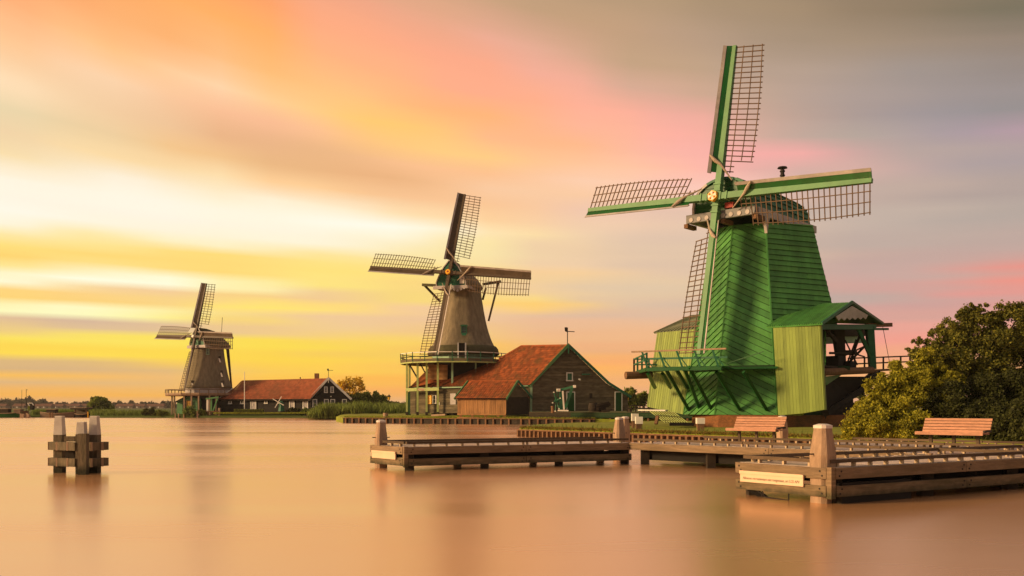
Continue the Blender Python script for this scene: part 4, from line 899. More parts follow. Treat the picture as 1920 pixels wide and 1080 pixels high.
# ================================================================== FAR THATCHED MILL
zm = thing('windmill', 'small distant thatched mill beside the long red roofed house, leftmost of the three mills', 'windmill', (-59.3, 187.5, 1.0), 'windmills along the river')
ZHUB = V((-60.85, 184.07, 15.45))
ze, zw, zn = sail_cross(zm, ZHUB, 30.8, 11.46, -3.6, 10.7, dict(stock=.42, m_stock='sail_brown', m_board='sail_brown', m_edge='trim_grey', m_lat='lattice_wood', r0=1.7, bw=(.9, .78), edge=.22, lw=2.1, bars=19, bar_t=.075, join=True, cl=1.3, cr=.09))
zc = V((-59.3, 187.5, 0)); zback = V((math.sin(math.radians(30.8)), math.cos(math.radians(30.8)), 0)); zside = V((zback.y, -zback.x, 0))
prof = [(4.62, 5.6), (4.3, 6.3), (3.95, 7.3), (3.65, 8.5), (3.38, 9.8), (3.15, 11.2), (2.98, 12.4), (2.88, 13.5), (2.7, 13.75)]; mb = MB()
for r_, z_ in prof:
    for k in range(n_):
        t = 2 * math.pi * k / n_; fl_ = 1 - .045 * (1 - abs(math.cos(4 * (t - .2)))); mb.v.append((zc.x + r_ * fl_ * math.cos(t), zc.y + r_ * fl_ * math.sin(t), z_))
for j in range(len(prof) - 1):
    for k in range(n_): mb.f.append((j*n_ + k, j*n_ + (k+1) % n_, (j+1)*n_ + (k+1) % n_, (j+1)*n_ + k))
mb.f.append(tuple(range(n_ - 1, -1, -1))); mb.f.append(tuple(range((len(prof) - 1) * n_, len(prof) * n_)))
zbody = mb.build('thatched_body', 'thatch', zm, smooth=True)
MB().lathe(zc, [(4.35, 4.5), (4.35, 5.7)], 24).build('stage_wall', 'trim_grey', zm)
MB().lathe(zc, [(4.3, .9), (4.2, 4.5)], 8, .4).build('lower_tower', 'tar_board', zm)
window(zbody, U(389.5, 659, 184.55), V((1, 0, 0)), Z, V((0, -1, 0)), .5, 1.15, 2, 2, 'pale_green', 'glass', .12)
for (x, y, Y) in ((412, 673, 184.9), (415.5, 700, 184.4), (417, 719, 183.9), (361, 719, 183.9)):
    p = U(x, y, Y); MB().box(p, (.38, .5, 1.1)).build('hatch', 'dark_wood', zbody); MB().slab([p + V((-.15, -.3, .1)), p + V((.1, -.3, .1)), p + V((.35, -.3, -.65)), p + V((0, -.3, -.65))], .08, V((0, -1, 0))).build('hatch_board', 'white_paint', zbody)
zsc = V((-60.6, 187.2, 0)); ring = [V((zsc.x + 6.6 * math.cos(2*math.pi*(k + .5)/12), zsc.y + 6.6 * math.sin(2*math.pi*(k + .5)/12), 4.35)) for k in range(12)]
zst = MB().slab(ring, .25, Z).build('stage', 'log_wood', zm)
for k in range(12):
    a_, b_ = ring[k], ring[(k + 1) % 12]
    beamp('hand_rail', a_ + Z * .95, b_ + Z * .95, .1, .12, 'lattice_wood', zst); beamp('kick_board', a_ + Z * .15, b_ + Z * .15, .1, .35, 'bollard_wood', zst)
    for t in (0, .5): p = a_.lerp(b_, t); beamp('rail_post', p, p + Z, .12, .12, 'lattice_wood', zst, V((0, 1, 0)))
for x, Y in ((322.5, 184), (327, 189), (345.5, 181.5), (359, 181), (372.5, 181), (393, 181.5), (405, 182.5)):
    beamp('stage_post', G(x, Y, .3), G(x, Y, 4.2), .26, .26, 'bollard_wood', zm, V((0, 1, 0)))
q = ring[8]; 
KR2 = 2.75; kf = V((ZHUB.x, ZHUB.y, 13.7)) + zback * .9
mb = MB(); SS = ((-.15, .72, 1.42), (.6, .95, 1.42), (1.6, 1.1, 1.4), (3.6, 1.12, 1.25), (5.2, .98, .9), (6.4, .7, .4))
def kap2(s, k, f=1.0, tp=1.0): x, z = sect[k]; return kf + zback * s + zside * x * KR2 * f + Z * z * tp * 1.05
for s, f, tp in SS:
    for k in range(nk): mb.v.append(tuple(kap2(s, k, f, tp)))
for j in range(len(SS) - 1):
    for k in range(nk - 1): mb.f.append((j*nk + k, j*nk + k + 1, (j+1)*nk + k + 1, (j+1)*nk + k))
    mb.f.append((j*nk, (j+1)*nk, (j+1)*nk + nk - 1, j*nk + nk - 1))
mb.f.append(tuple(range(nk))); mb.f.append(tuple(range(len(mb.v) - 1, len(mb.v) - nk - 1, -1)))
zcap = mb.build('thatched_cap', 'thatch_dark', zm)
MB().slab([kap2(-.22, k, .68, 1.36) for k in range(nk)], .06, -zback).build('gable', 'green_teal', zcap)
mb = MB()
for k in range(nk - 1): mb.beam(kap2(-.32, k, .72, 1.42), kap2(-.32, k + 1, .72, 1.42), .12, .2, zback)
mb.build('gable_rim', 'trim_grey', zcap)
f0 = kf - zback * .35 - Z * .1
beamp('breast_beam', f0 - zside * 2.6, f0 + zside * 2.6, .3, .55, 'trim_grey', zm); beamp('sill_beam', f0 + zside * 2.4, f0 + zside * 2.4 + zback * 6, .25, .35, 'trim_grey', zm)
beamp('cross_tail', kf + zback * 3.5 - zside * 4.0, kf + zback * 3.5 + zside * 4.3, .3, .35, 'sail_brown', zm)
beamp('windshaft', ZHUB + zback * 1.6, ZHUB, .5, .5, 'sail_brown', zm)
h_ = ZHUB + zn * .3; zp = MB().tube(h_, h_ + zn * .25, .36, .3, 8).build('hub_plate', 'white_paint', zm)
beamp('tail_brace', U(427, 642, 190), U(434, 728, 190), .3, .3, 'sail_brown', zm); beamp('tail_brace', U(424, 646, 192), U(432, 710, 191), .2, .2, 'dark_wood', zm)
beamp('lightning_rod', U(415, 629, 190), U(417, 595, 190), .07, .07, 'dark_wood', zm)
# green annex below the stage
an = thing('lean_to', 'pale green boarded annex under the stage of the distant mill', 'annex', (-64, 183, .9))
pts = [U(332, 776, 183), U(376, 776, 182.3), U(376, 748, 182.3), U(350, 743, 182.7), U(332, 752, 183)]
aw = MB().slab(pts, .5, V((0, -1, 0))).build('wall', 'green_light', an); clad(aw, 'cladding', pts, V((1, 0, 0)), .3, 'green_light', joined=True, out=V((0, -1, 0)), off=.01)
beamp('roof_edge', U(329, 754, 182.6), U(352, 742, 182.2), .6, .15, 'dark_wood', an); beamp('roof_edge', U(352, 742, 182.2), U(380, 741, 182), .6, .15, 'dark_wood', an)
window(an, U(354.5, 757, 182.3), V((1, 0, 0)), Z, V((0, -1, 0)), .95, 1.1, 2, 2, 'shed_board', 'glass_warm', .12)
MB().box(U(346, 763, 182.3), (.7, .12, 2.4)).build('door', 'tar_board', an); MB().box(U(373, 764, 182), (.5, .12, 2.4)).build('door', 'tar_board', an)

# ================================================================== LONG RED ROOFED HOUSE
ho = thing('house', 'long black house with red tiled roof and white edged gable beside the distant mill', 'house', (-42, 182, 1.0))
hA, hB, hC, hD = G(413, 184.5, .9), G(583, 180.2, .9), G(583, 180.2, U(583, 747, 180.2).z), G(413, 184.5, U(413, 748, 184.5).z)
gE = G(656, 181.5, .9); gF = V((gE.x, gE.y, U(656, 747, 181.5).z)); gP = U(616, 710, 180.8)
n1 = V(((hB - hA).y, -(hB - hA).x, 0)).normalized(); n1 = n1 if n1.y < 0 else -n1; n2 = V(((gE - hB).y, -(gE - hB).x, 0)).normalized(); n2 = n2 if n2.y < 0 else -n2
hw = MB().slab([hA, hB, hC, hD], .2, n1).build('wall', 'tar_board', ho); clad(hw, 'cladding', [hA, hB, hC, hD], (hB - hA).normalized(), .3, 'tar_board', joined=True, out=n1, off=.01)
hg = MB().slab([hB, gE, gF, gP, hC], .2, n2).build('gable_wall', 'tar_board', ho); clad(hg, 'cladding', [hB, gE, gF, gP, hC], (gE - hB).normalized(), .3, 'tar_board', joined=True, out=n2, off=.01)
rD = hD + n1 * .4 - V((.2, 0, .1)); rC = hC + n1 * .4 - Z * .15 + n2 * .3; rP = gP + n2 * .35 + Z * .05; rQ = U(455, 713.5, 189); rR = U(437, 730, 187)
tiles(ho, 'roof_tiles', [rD, rC], [rR, rQ, rP], 'tile_far', .35, .42)
MB().slab([rD - Z*.3, rC - Z*.3, rP - Z*1.1 + V((0, .5, 0)), rQ - Z * 1.1, rR - Z * .9], .05).build('roof_deck', 'dark_wood', ho)
dp = V((-3.5, 9, 0)); mb = MB(); mb.poly([gE, gE + dp, gF + dp, gF]); mb.poly([gF, gF + dp, gP + dp, gP]); mb.poly([gP, gP + dp, rQ + dp * .3, rQ]); mb.poly([hA, hD, rR, rQ, rQ + dp * .3, hA + dp]); mb.build('rear_shell', 'tile_far', ho)
gd = (gE - hB).normalized()
beamp('verge_board', hC + n2 * .42 - gd * .5 - Z * .35, gP + n2 * .42 + Z * .12, .1, .42, 'white_paint', ho); beamp('verge_board', gP + n2 * .43 + Z * .12, gF + n2 * .42 + gd * .3 - Z * .2, .1, .4, 'white_paint', ho)
beamp('verge_board', rD - V((.1, 0, .05)), rR + V((-.1, 0, .1)), .15, .32, 'white_paint', ho)
beamp('gutter', rD - Z * .08, rC - Z * .08, .14, .14, 'dark_wood', ho)
def on(Pl, n, px, py, off=0.06): d = V(((px - 960) / F, 1, (HOR - py) / F)); k = n.dot(Pl) / n.dot(V((d.x, d.y, 0))); return d * k + Z * CH + n * off
rx = (hB - hA).normalized()
for (x, y, w, h, c, r) in ((432, 752.7, .42, .5, 1, 1), (454, 752.7, .42, .5, 1, 1), (499, 752, .42, .5, 1, 1), (524, 751.5, .45, .5, 1, 1), (547.7, 756.3, .85, 1.4, 1, 2), (573, 756.3, .85, 1.4, 1, 2)):
    window(hw, on(hA, n1, x, y) - Z * .15, rx, Z, n1, w + .08, h + .05, c, r, 'white_paint', 'glass' if w < .5 else 'trim_grey', .18)
hd = MB().box(on(hA, n1, 475.7, 760.5, .1), (.95, .1, 2.1), (rx, n1, Z)).build('door', 'trim_grey', hw); mb = MB()
for s in (-1, 1): mb.box(on(hA, n1, 475.7, 760, .14) + rx * s * .55, (.12, .12, 2.3), (rx, n1, Z))
mb.box(on(hA, n1, 475.7, 748, .14), (1.2, .12, .14), (rx, n1, Z)); mb.build('frame', 'white_paint', hd); MB().box(on(hA, n1, 475.5, 759, .2), (.1, .05, .4), (rx, n1, Z)).build('letter_slot', 'white_paint', hd)
for (x, y, w, h) in ((590.4, 756, .72, 1.4), (612, 756, .75, 1.4), (623.8, 756, .75, 1.4), (645.8, 756, .75, 1.4)): window(hg, on(hB, n2, x, y), gd, Z, n2, w, h, 1, 2, 'white_paint', 'glass', .14)
for x in (611, 622.8): window(hg, on(hB, n2, x, 730.8), gd, Z, n2, .5, 1.05, 2, 3, 'white_paint', 'glass', .14)
MB().tube(on(hB, n2, 620.5, 743.5, .1), on(hB, n2, 620.5, 743.5, .4), .12, n=8).build('wall_lamp', 'white_paint', hg)
beamp('gable_spike', gP + n2 * .5 - Z * .8, gP + n2 * .5 + Z * .1, .1, .14, 'white_paint', ho, V((0, 1, 0)))
ch = MB().box(U(594, 707.5, 183) , (.75, .75, 1.5)).build('chimney', 'brick', ho); MB().box(U(594, 711.5, 182.6), (.95, .9, .16)).build('flashing', 'white_paint', ch)
MB().tube(U(563, 713.5, 183.5), U(563, 707, 183.5), .1, n=8).build('roof_vent', 'iron', ho)
for x, y, t in ((485.5, 726.5, .3), (545, 724, .5), (568, 724, .5)):
    p = U(x, y, 183.6 if x > 500 else 186); MB().slab([p, p + V((.5, .15, .05)), p + V((.8, .6, .5)), p + V((.3, .45, .45))], .1, V((0, -.7, .7))).build('roof_light', 'trim_grey', ho)
wv = MB().tube(gP, gP + Z * 1.9, .05, n=6).build('vane_pole', 'iron', ho); mb = MB(); q = gP + Z * 1.55; mb.beam(q, q + V((.85, 0, 0)), .05, .08).slab([q + V((-.3, 0, .35)), q + V((-.05, 0, .3)), q + V((.1, 0, 0)), q + V((-.2, 0, -.1))], .05); mb.build('weather_vane', 'iron', wv)
fp = MB().tube(G(458.5, 179.5, .9), U(458.5, 697, 179.5), .1, .06, 8); fo = top('flagpole', fp, 'white_paint', 'bare white flagpole in front of the long red roofed house', 'flagpole')
# toy windmill on the lawn
tm = thing('garden_windmill', 'small green model windmill with white sails on the lawn before the long house', 'garden ornament', G(526.5, 178.3, .95))
p0 = G(527.5, 178.3, .95); MB().lathe(p0, [(.75, 0), (.75, .25)], 8).build('base', 'dark_wood', tm); MB().lathe(p0, [(.62, .25), (.45, 1.2), (.4, 1.9), (.25, 2.15)], 8).build('body', 'green_teal', tm)
hc = p0 + V((-.45, -.5, 1.95))
for k in range(4):
    a0 = math.radians(60 + 90 * k) ; d_ = V((math.cos(a0), 0, math.sin(a0))); MB().beam(hc, hc + d_ * 1.2, .13, .05, V((0, 1, 0))).build('sail', 'white_paint', tm)
# landing hoist of the far mill
lh = thing('hoist_frame', 'white and pale green timber hoist frame on the bank left of the long house', 'hoist', G(395, 178.5, .5))
beamp('post', G(389, 178.5, .5), U(389.5, 746, 178.5), .35, .35, 'white_paint', lh, V((0, 1, 0))); beamp('post', G(396, 178.5, .5), U(396.5, 746, 178.5), .28, .28, 'green_light', lh, V((0, 1, 0)))
beamp('arm', U(386, 748, 178.3), U(410, 744.5, 178.3), .3, .25, 'green_light', lh); beamp('brace', U(399, 772, 178.3), U(408, 747, 178.3), .22, .22, 'green_light', lh, V((0, 1, 0)))
beamp('shelf', U(386, 772, 178.3), U(412, 771, 178.3), 1.0, .2, 'log_wood', lh); beamp('leg', G(411, 178, -.3), U(411, 765, 178), .35, .35, 'bollard_wood', lh, V((0, 1, 0)))
for x in (390, 396, 402): beamp('leg', G(x, 178, -.3), U(x, 771, 178), .2, .2, 'log_wood', lh, V((0, 1, 0)))
for x in (370.5, 345, 329, 335): top('mooring_post', MB().tube(G(x, 177.3, -.5), G(x, 177.3, 1.3 if x > 360 else .8), .18 if x > 360 else .12, n=8), 'bollard_wood', {370.5: 'thick grey mooring post at the water before the round shrub', 345: 'short post at the bank, right of the pair beneath the far stage', 329: 'short post at the bank, left end of the row beneath the far stage', 335: 'short post at the bank, second from the left beneath the far stage'}[x], 'mooring post')

# ================================================================== QUAY OF THE MIDDLE MILL
def pile_wall(name, label, line, zt_, zb_, step, pw, m_pile, m_plank, m_cap, proud=.12, capw=.18, waler=True):
    t = thing(name, label, 'quay wall', line[0])
    for a, b in zip(line, line[1:]):
        L = (b - a).length; d = (b - a).normalized(); n = V((d.y, -d.x, 0)); n = n if n.y < 0 else -n
        a2, b2 = V((a.x, a.y, 0)), V((b.x, b.y, 0))
        MB().beam(a2 + Z * (zt_ + zb_) / 2, b2 + Z * (zt_ + zb_) / 2, .06, zt_ - zb_, Z).build('plank_wall', m_plank, t)
        MB().beam(a2 + n * .08 + Z * (zt_ + .03), b2 + n * .08 + Z * (zt_ + .03), capw, .08, Z).build('cap_rail', m_cap, t)
        k = int(L / step)
        pm = None
        for i in range(k):
            p = a2 + d * (step * (i + .5)) + n * (proud * .6)
            if pm is None:
                o = MB().box(V((0, 0, 0)), (pw, pw, zt_ - zb_)).build('pile', m_pile, None, org=(0, 0, 0)); o.parent = t; o.location = p + Z * ((zt_ + zb_) / 2) - ORG[t.name]; o.rotation_euler.z = math.atan2(d.y, d.x); pm = o
            else:
                o = pm.copy(); COL.objects.link(o); o.location = p + Z * ((zt_ + zb_) / 2 - random.uniform(0, .04)) - ORG[t.name]
    return t
pile_wall('quay_wall', 'low timber quay wall with posts along the grass before the thatched mill', [Q_F[1] + V((-.05, -.05, 0)), Q_F[2] + V((0, -.05, 0)), Q_F[3] + V((0, -.05, 0)), Q_F[4] + V((0, -.05, 0))], .60, -.6, .98, .18, 'log_wood', 'dark_wood', 'log_wood', proud=.2)
pile_wall('quay_wall', 'short piled edge of the grassy island with orange brown planks between dark piles', [V((.45, 63.25, 0)), V((6.55, 54.15, 0)), V((11.45, 46.75, 0)), V((17, 39.5, 0))], .40, -.6, .47, .15, 'log_wood', 'log_wood', 'log_wood', proud=.34)
wk = thing('quay_walkway', 'long dark green raised timber walkway along the big barn', 'walkway', (6, 106, .6))
wl = [G(992, 107.5, 1.38), G(1070, 105.5, 1.40), G(1310, 100, 1.40)]
for a, b in zip(wl, wl[1:]):
    d = (b - a).normalized(); L = (b - a).length; n = V((d.y, -d.x, 0)); n = n if n.y < 0 else -n
    k = int(L / .55)
    MB().beam(a - n * 1.6 - Z * .05, b - n * 1.6 - Z * .05, 3.2, .08).build('deck_board', 'log_wood', wk)
    for j in range(3): MB().beam(a + Z * (-.12 - .2 * j), b + Z * (-.12 - .2 * j), .08, .19).build('side_board', 'green_deep' if a is not wl[0] else 'dark_wood', wk)
    for i in range(int(L / 1.05)):
        p = a + d * (1.05 * i + .3); MB().beam(V((p.x, p.y, -.5)) - n * .1, p - n * .1 - Z * .65, .16, .16, V((0, 1, 0))).build('leg', 'green_teal' if i % 2 else 'log_wood', wk)
MB().beam(G(1180, 104.5, .3), G(1300, 101, .3), .3, 1.3).build('skirt', 'green_deep', wk)
# crane / windlass on the walkway
wn = thing('windlass', 'green timber windlass with white tipped beam before the barn door', 'windlass', G(1058, 104, 1.42))
beamp('post', U(1052, 769, 104), U(1052, 731, 104), .42, .3, 'green_teal', wn, V((0, 1, 0))); beamp('cross_beam', U(1043, 733, 104), U(1077, 724.5, 103.6), .34, .24, 'green_teal', wn)
MB().box(U(1047, 731.5, 103.8), (.4, .5, .3)).build('beam_cap', 'white_paint', wn); MB().box(U(1077, 724.5, 103.5), (.3, .5, .28)).build('beam_cap', 'white_paint', wn)
beamp('brace', U(1060, 765, 103.8), U(1073, 727, 103.6), .3, .26, 'green_teal', wn, V((0, 1, 0))); beamp('white_pole', U(1057.5, 768, 103.4), U(1055, 733, 103.4), .16, .14, 'white_paint', wn, V((0, 1, 0)))
beamp('foot', U(1046, 769.5, 103.5), U(1066, 770, 103.4), .8, .14, 'white_paint', wn)
wh = MB().tube(U(1044, 751, 104) - V((0, .15, 0)), U(1044, 751, 104) + V((0, .3, 0)), .25, n=10).build('drum', 'green_teal', wn)
for k in range(6):
    a0 = math.radians(12 + 60 * k); d_ = V((math.cos(a0) * .35, -.2, math.sin(a0))); p = U(1043, 751, 103.8); o = MB().beam(p, p + d_ * 1.15, .07, .07).build('spoke', 'green_teal', wh); MB().box(p + d_ * 1.2, (.14, .14, .12)).build('spoke_tip', 'white_paint', wh)
top('mooring_post', MB().tube(G(1036, 104, 1.3), G(1036, 104, 1.95), .16, n=8).tube(G(1036, 104, 1.95), G(1036, 104, 2.05), .2, .16, 8), 'log_wood', 'stubby post with pale top on the walkway left of the windlass', 'mooring post')
# barrels and lumber heap
for i, (x, w, h) in enumerate(((1112, .55, 1.0), (1120, .5, .85))):
    p = G(x, 107.5, 1.42); top('barrel', MB().lathe(p, [(w*.8, 0), (w, h*.35), (w, h*.65), (w*.8, h)], 14), 'dark_wood', ('large dark barrel against the barn wall, left one of two', 'dark barrel against the barn wall beside the heap, right one of two')[i], 'barrel')
mb = MB(); random.seed(3)
for i in range(14): p = G(1128 + random.uniform(-6, 9), 107.3 + random.uniform(-.3, .5), 1.5 + random.uniform(0, .8)); mb.beam(p - V((random.uniform(.3, .8), 0, .1)), p + V((random.uniform(.3, .8), .1, random.uniform(-.1, .3))), .22, .22)
top('lumber_heap', mb, 'dark_wood', 'dark heap of old timber against the barn wall between the two green doors', 'lumber')
# grey driftwood slab on the quay grass
top('log', MB().beam(G(811, 115.5, .95), G(836, 114.2, 1.05), .5, .22, Z, .3, .2), 'bollard_wood', 'grey weathered log lying on the grass before the thatched mill posts', 'log')
top('mooring_post', MB().tube(G(723, 115.5, .6), G(723, 115.5, 1.25), .28, .32, 10), 'bollard_wood', 'stubby brown mooring post on the grass left of the thatched mill', 'mooring post')
# trestle timbers at the island back
ts = thing('trestle', 'weathered brown crossed timbers standing on the island grass behind the tall bollard', 'trestle', (8, 72, .5))
for (x0, y0, x1, y1) in ((1158, 783, 1165, 800), (1166, 800, 1172, 784), (1176, 783, 1181, 800), (1186, 800, 1176, 785), (1157, 799, 1162, 786)): beamp('timber', U(x0, y0, 66), U(x1, y1, 65.5), .24, .2, 'log_wood', ts, V((0, 1, 0)))
beamp('timber', U(1156, 783.5, 66), U(1184, 784.5, 66), .2, .16, 'log_wood', ts)

# ================================================================== JETTIES
ZD = .714
def cyc(a, b, n): return [a.lerp(b, i / n) for i in range(n + 1)]
def jetty(label, FL, FR, BR, BL, ztop=ZD, kerbs=(0.0, 1.0), lower=True, ends=('L',), pitch=.42, seg=4.1, mid=None, step=.5, sign=None, name='jetty', piles=True):
    """FL-FR: front edge, BL-BR: back edge (plan). Deck planks across, kerb rails on blocks, heavy fascia beams, piles"""
    t = thing(name, label, 'jetty', (FL[0], FL[1], 0)); FL, FR, BR, BL = [V((p[0], p[1], 0)) for p in (FL, FR, BR, BL)]
    d = (FR - FL).normalized(); L = (FR - FL).length; nf = V((d.y, -d.x, 0)); nf = nf if nf.y < 0 else -nf
    D0 = MB()
    k = int(L / .17)
    for i in range(k):
        s0, s1 = (i + .04) / k, (i + .96) / k; a, b = FL.lerp(FR, s0), FL.lerp(FR, s1); c, e = BL.lerp(BR, s1), BL.lerp(BR, s0); z = ztop + random.uniform(-.004, .004)
        mb = MB(); mb.hexa([V((q.x, q.y, z - .05)) for q in (a, b, c, e)] + [V((q.x, q.y, z)) for q in (a, b, c, e)]); mb.build('deck_plank', 'deck_wood', t)
    def fascia(a, b, n, zc_, h, m, th=.14, bolts=True):
        LL = (b - a).length; kk = max(1, round(LL / seg)); dd = (b - a).normalized()
        for i in range(kk):
            p, q = a.lerp(b, i / kk) + dd * .006, a.lerp(b, (i + 1) / kk) - dd * .006; j = random.uniform(-.006, .006)
            o = MB().beam(p + n * (th / 2 + j) + Z * zc_, q + n * (th / 2 + j) + Z * (zc_ + random.uniform(-.004, .004)), th, h).build('fascia_beam', m, t)
            if bolts:
                for u_ in (.12, (q - p).length - .12):
                    for dz in (-.045, .045): c = p + dd * (u_ + dz * .6) + n * (th + j) + Z * (zc_ + dz); MB().tube(c, c + n * .012, .02, .018, 8).build('bolt', 'iron', o)
    def kerb(a, b, n):
        LL = (b - a).length; kk = max(1, round(LL / 4.4)); dd = (b - a).normalized()
        for i in range(kk):
            p, q = a.lerp(b, i / kk) + dd * .01, a.lerp(b, (i + 1) / kk) - dd * .01
            MB().beam(p + Z * (ztop + .115), q + Z * (ztop + .115), .12, .07).build('kerb_rail', 'kerb_wood', t)
        nb = int(LL / step); base = None
        pos = [LL * (i + .5) / nb for i in range(nb)] + [LL * i / kk + .14 for i in range(1, kk)]
        for u_ in pos:
            if base is None: base = MB().box((0, 0, 0), (.05, .085, .078)).build('spacer_block', 'block_wood', None, org=(0, 0, 0)); base.parent = t; o = base
            else: o = base.copy(); COL.objects.link(o)
            o.location = a + dd * u_ + Z * (ztop + .040) - ORG[t.name]; o.rotation_euler.z = math.atan2(dd.y, dd.x)
    W = lambda s, f: FL.lerp(FR, s).lerp(BL.lerp(BR, s), f)
    for f in kerbs:
        sh_ = .10 / max((BL - FL).length, .1); f2 = min(max(f, sh_), 1 - sh_); kerb(W(.004, f2), W(1, f2), nf)
    fascia(FL, FR, nf, ztop - .115, .215, 'jetty_wood')
    fascia(BL, BR, -nf, ztop - .115, .215, 'jetty_wood', bolts=False)
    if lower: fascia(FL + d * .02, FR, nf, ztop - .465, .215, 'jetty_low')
    if 'L' in ends:
        de = (BL - FL).normalized(); ne = -d; fascia(FL - d * .0 + ne * .0, BL, ne, ztop - .115, .215, 'jetty_wood', th=.13); 
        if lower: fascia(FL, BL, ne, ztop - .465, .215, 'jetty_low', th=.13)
        kerb(FL + de * .25 + d * .1, BL - de * .15 + d * .1, ne)
        MB().box(FL + nf * .05 - d * .05 + Z * (ztop - .30), (.13, .13, .62), (d, nf, Z)).build('corner_post', 'jetty_wood', t)
    if piles:
        for f in ((.14, .86) if lower else (.10, .35, .65, .92)): MB().beam(W(.01, f) + Z * (.37 if lower else .38), W(.99, f) + Z * (.37 if lower else .38), .10, .15 if lower else .46).build('underdeck_shade_beam', 'shadow_wood', t)  # near-black beams added to darken the view under the deck
        kk = max(2, round(L / 3.1))
        for i in range(kk + 1):
            s = min(max(i / kk, .02), .985)
            for f in (.06, .94):
                p = W(s, f); MB().beam(V((p.x, p.y, -1.2)), V((p.x, p.y, ztop - .06)), .26, .26, V((0, 1, 0))).build('pile', 'dark_wood', t)
                if lower: MB().box(V((p.x, p.y, ztop - .29)) , (.22, .22, .16)).build('packing_block', 'jetty_low', t)
            a, b = W(s, .03), W(s, .97); MB().beam(a + Z * (ztop - .2), b + Z * (ztop - .2), .16, .22).build('cross_beam', 'shadow_wood', t)
        for f in (.2, .5, .8): MB().beam(W(.01, f) + Z * (ztop - .12), W(.99, f) + Z * (ztop - .12), .12, .12).build('joist', 'shadow_wood', t)
    return t, d, nf
# left arm
A_FL, A_BL = (-3.17, 28.85), (-4.40, 30.55); A_FR, A_BR = (3.95, 32.3), (3.2, 34.3)
jA, dA, nA = jetty('left arm of the grey timber jetty reaching out to the single bollard over open water', A_FL, A_FR, A_BR, A_BL)
# broad middle deck
B_FL, B_FR = V((3.98, 32.28, 0)), V((19.5, 14.4 + .1, 0)); dB = (B_FR - B_FL).normalized(); nB = V((-dB.y, dB.x, 0)); nB = nB if nB.y > 0 else -nB
B_FR = B_FL + dB * 22; Bm = 3.95; Bw = 6.9
jB, _, _ = jetty('broad middle deck of the jetty with the two slatted benches', B_FL, B_FR, B_FR + nB * Bm, B_FL + nB * Bm, lower=False, ends=(), seg=5.2)
# the rear strip of that deck, beyond the middle kerb
s0 = 4.2
jD, _, _ = jetty('narrow rear walkway of the jetty along the island edge behind the benches', B_FL + dB * s0 + nB * (Bm + .12), B_FR + nB * (Bm + .12), B_FR + nB * Bw, B_FL + dB * s0 + nB * Bw, lower=False, ends=(), kerbs=(0.0, 1.0), seg=5.2, ztop=ZD - .008)
# near arm
C0 = V((6.27, 18.9, 0)); uC = V((math.cos(math.radians(32.5)), math.sin(math.radians(32.5)), 0)); vC = V((-math.sin(math.radians(33.5)), math.cos(math.radians(33.5)), 0)); WC = 2.38
jC, dC, nC = jetty('nearest arm of the timber jetty with the pale notice board on its end', C0, C0 + uC * 13, C0 + uC * 13 + vC * WC, C0 + vC * WC)
MB().box(C0 + uC * 1.3 - V((0, .0, 0)) + nC * .02 + Z * .20, (2.2, .2, .42), (uC, nC, Z)).build('lower_fender', 'shadow_wood', jC)
# notice boards on the two end faces
def notice(base, a, b, n, z0, w0, w1, text, parent_label, tilt=0.0):
    t = thing('notice_board', parent_label, 'sign', (a.x, a.y, 0)); d = (b - a).normalized(); L = (b - a).length
    p, q = a + d * w0, a + d * w1; c = (p + q) / 2 + n * .165 + Z * z0
    W_ = (q - p).length; H_ = .235
    MB().box(c, (W_, .03, H_), (d, n, Z)).build('board', 'sign_board', t)
    MB().box(c + Z * (H_ / 2 - .03) + n * .022, (W_ + .02, .02, .065), (d, n, Z)).build('board_lip', 'sign_board', t)
    if text:
        cu = bpy.data.curves.new('lettering', 'FONT'); cu.body = text; cu.size = .115; cu.extrude = .0015; cu.align_x = 'CENTER'; cu.align_y = 'CENTER'
        to = bpy.data.objects.new('tmp', cu); COL.objects.link(to); bpy.context.view_layer.update()
        me = bpy.data.meshes.new_from_object(to.evaluated_get(bpy.context.evaluated_depsgraph_get())); bpy.data.objects.remove(to)
        wtx = max(v.co.x for v in me.vertices) - min(v.co.x for v in me.vertices); sc = (W_ * .9) / wtx
        xdir = d if V((0, 0, 1)).dot(d.cross(n)) < 0 else -d
        R_ = Matrix((xdir, Z, n)).transposed()
        for v_ in me.vertices: v_.co = R_ @ V((v_.co.x * sc, v_.co.y * sc * 1.15, v_.co.z)) + (c + n * .018 - Z * .035 - ORG[t.name])
        me.materials.clear(); me.materials.append(MATS['sign_ink']); place(me, 'lettering', ORG[t.name], t)
    return t
C1 = C0 + vC * WC; notice(None, C1, C0, -uC, ZD - .285, .18, 1.86, 'Afmeren recreatievaart niet toegestaan, art 5.25 APV', 'pale notice board with small brown lettering on the end of the nearest jetty arm')
Af, Ab = V((*A_FL, 0)), V((*A_BL, 0)); notice(None, Ab, Af, -dA, ZD - .275, .25, 1.75, None, 'blank pale board on the end of the left jetty arm')
# mooring bracket under the near end
brk = MB(); q0 = C1.lerp(C0, .30) - uC * .1; q1 = C1.lerp(C0, .60) - uC * .1
brk.path([q0 + Z * .16, q0 + Z * .02 + (q1 - q0) * .1, q1 + Z * .0, q1 + Z * .15], .014, 6); brk.path([q0 - (q1 - q0) * .3 + Z * .17, q0 + Z * .08, q0 + Z * .02], .012, 6); brk.build('mooring_bracket', 'iron', jC)
MB().beam(C1.lerp(C0, .12) + Z * .17 - uC * .02, C1.lerp(C0, .3) + Z * -.15 + uC * .3, .22, .1).build('slanting_brace', 'shadow_wood', jC)

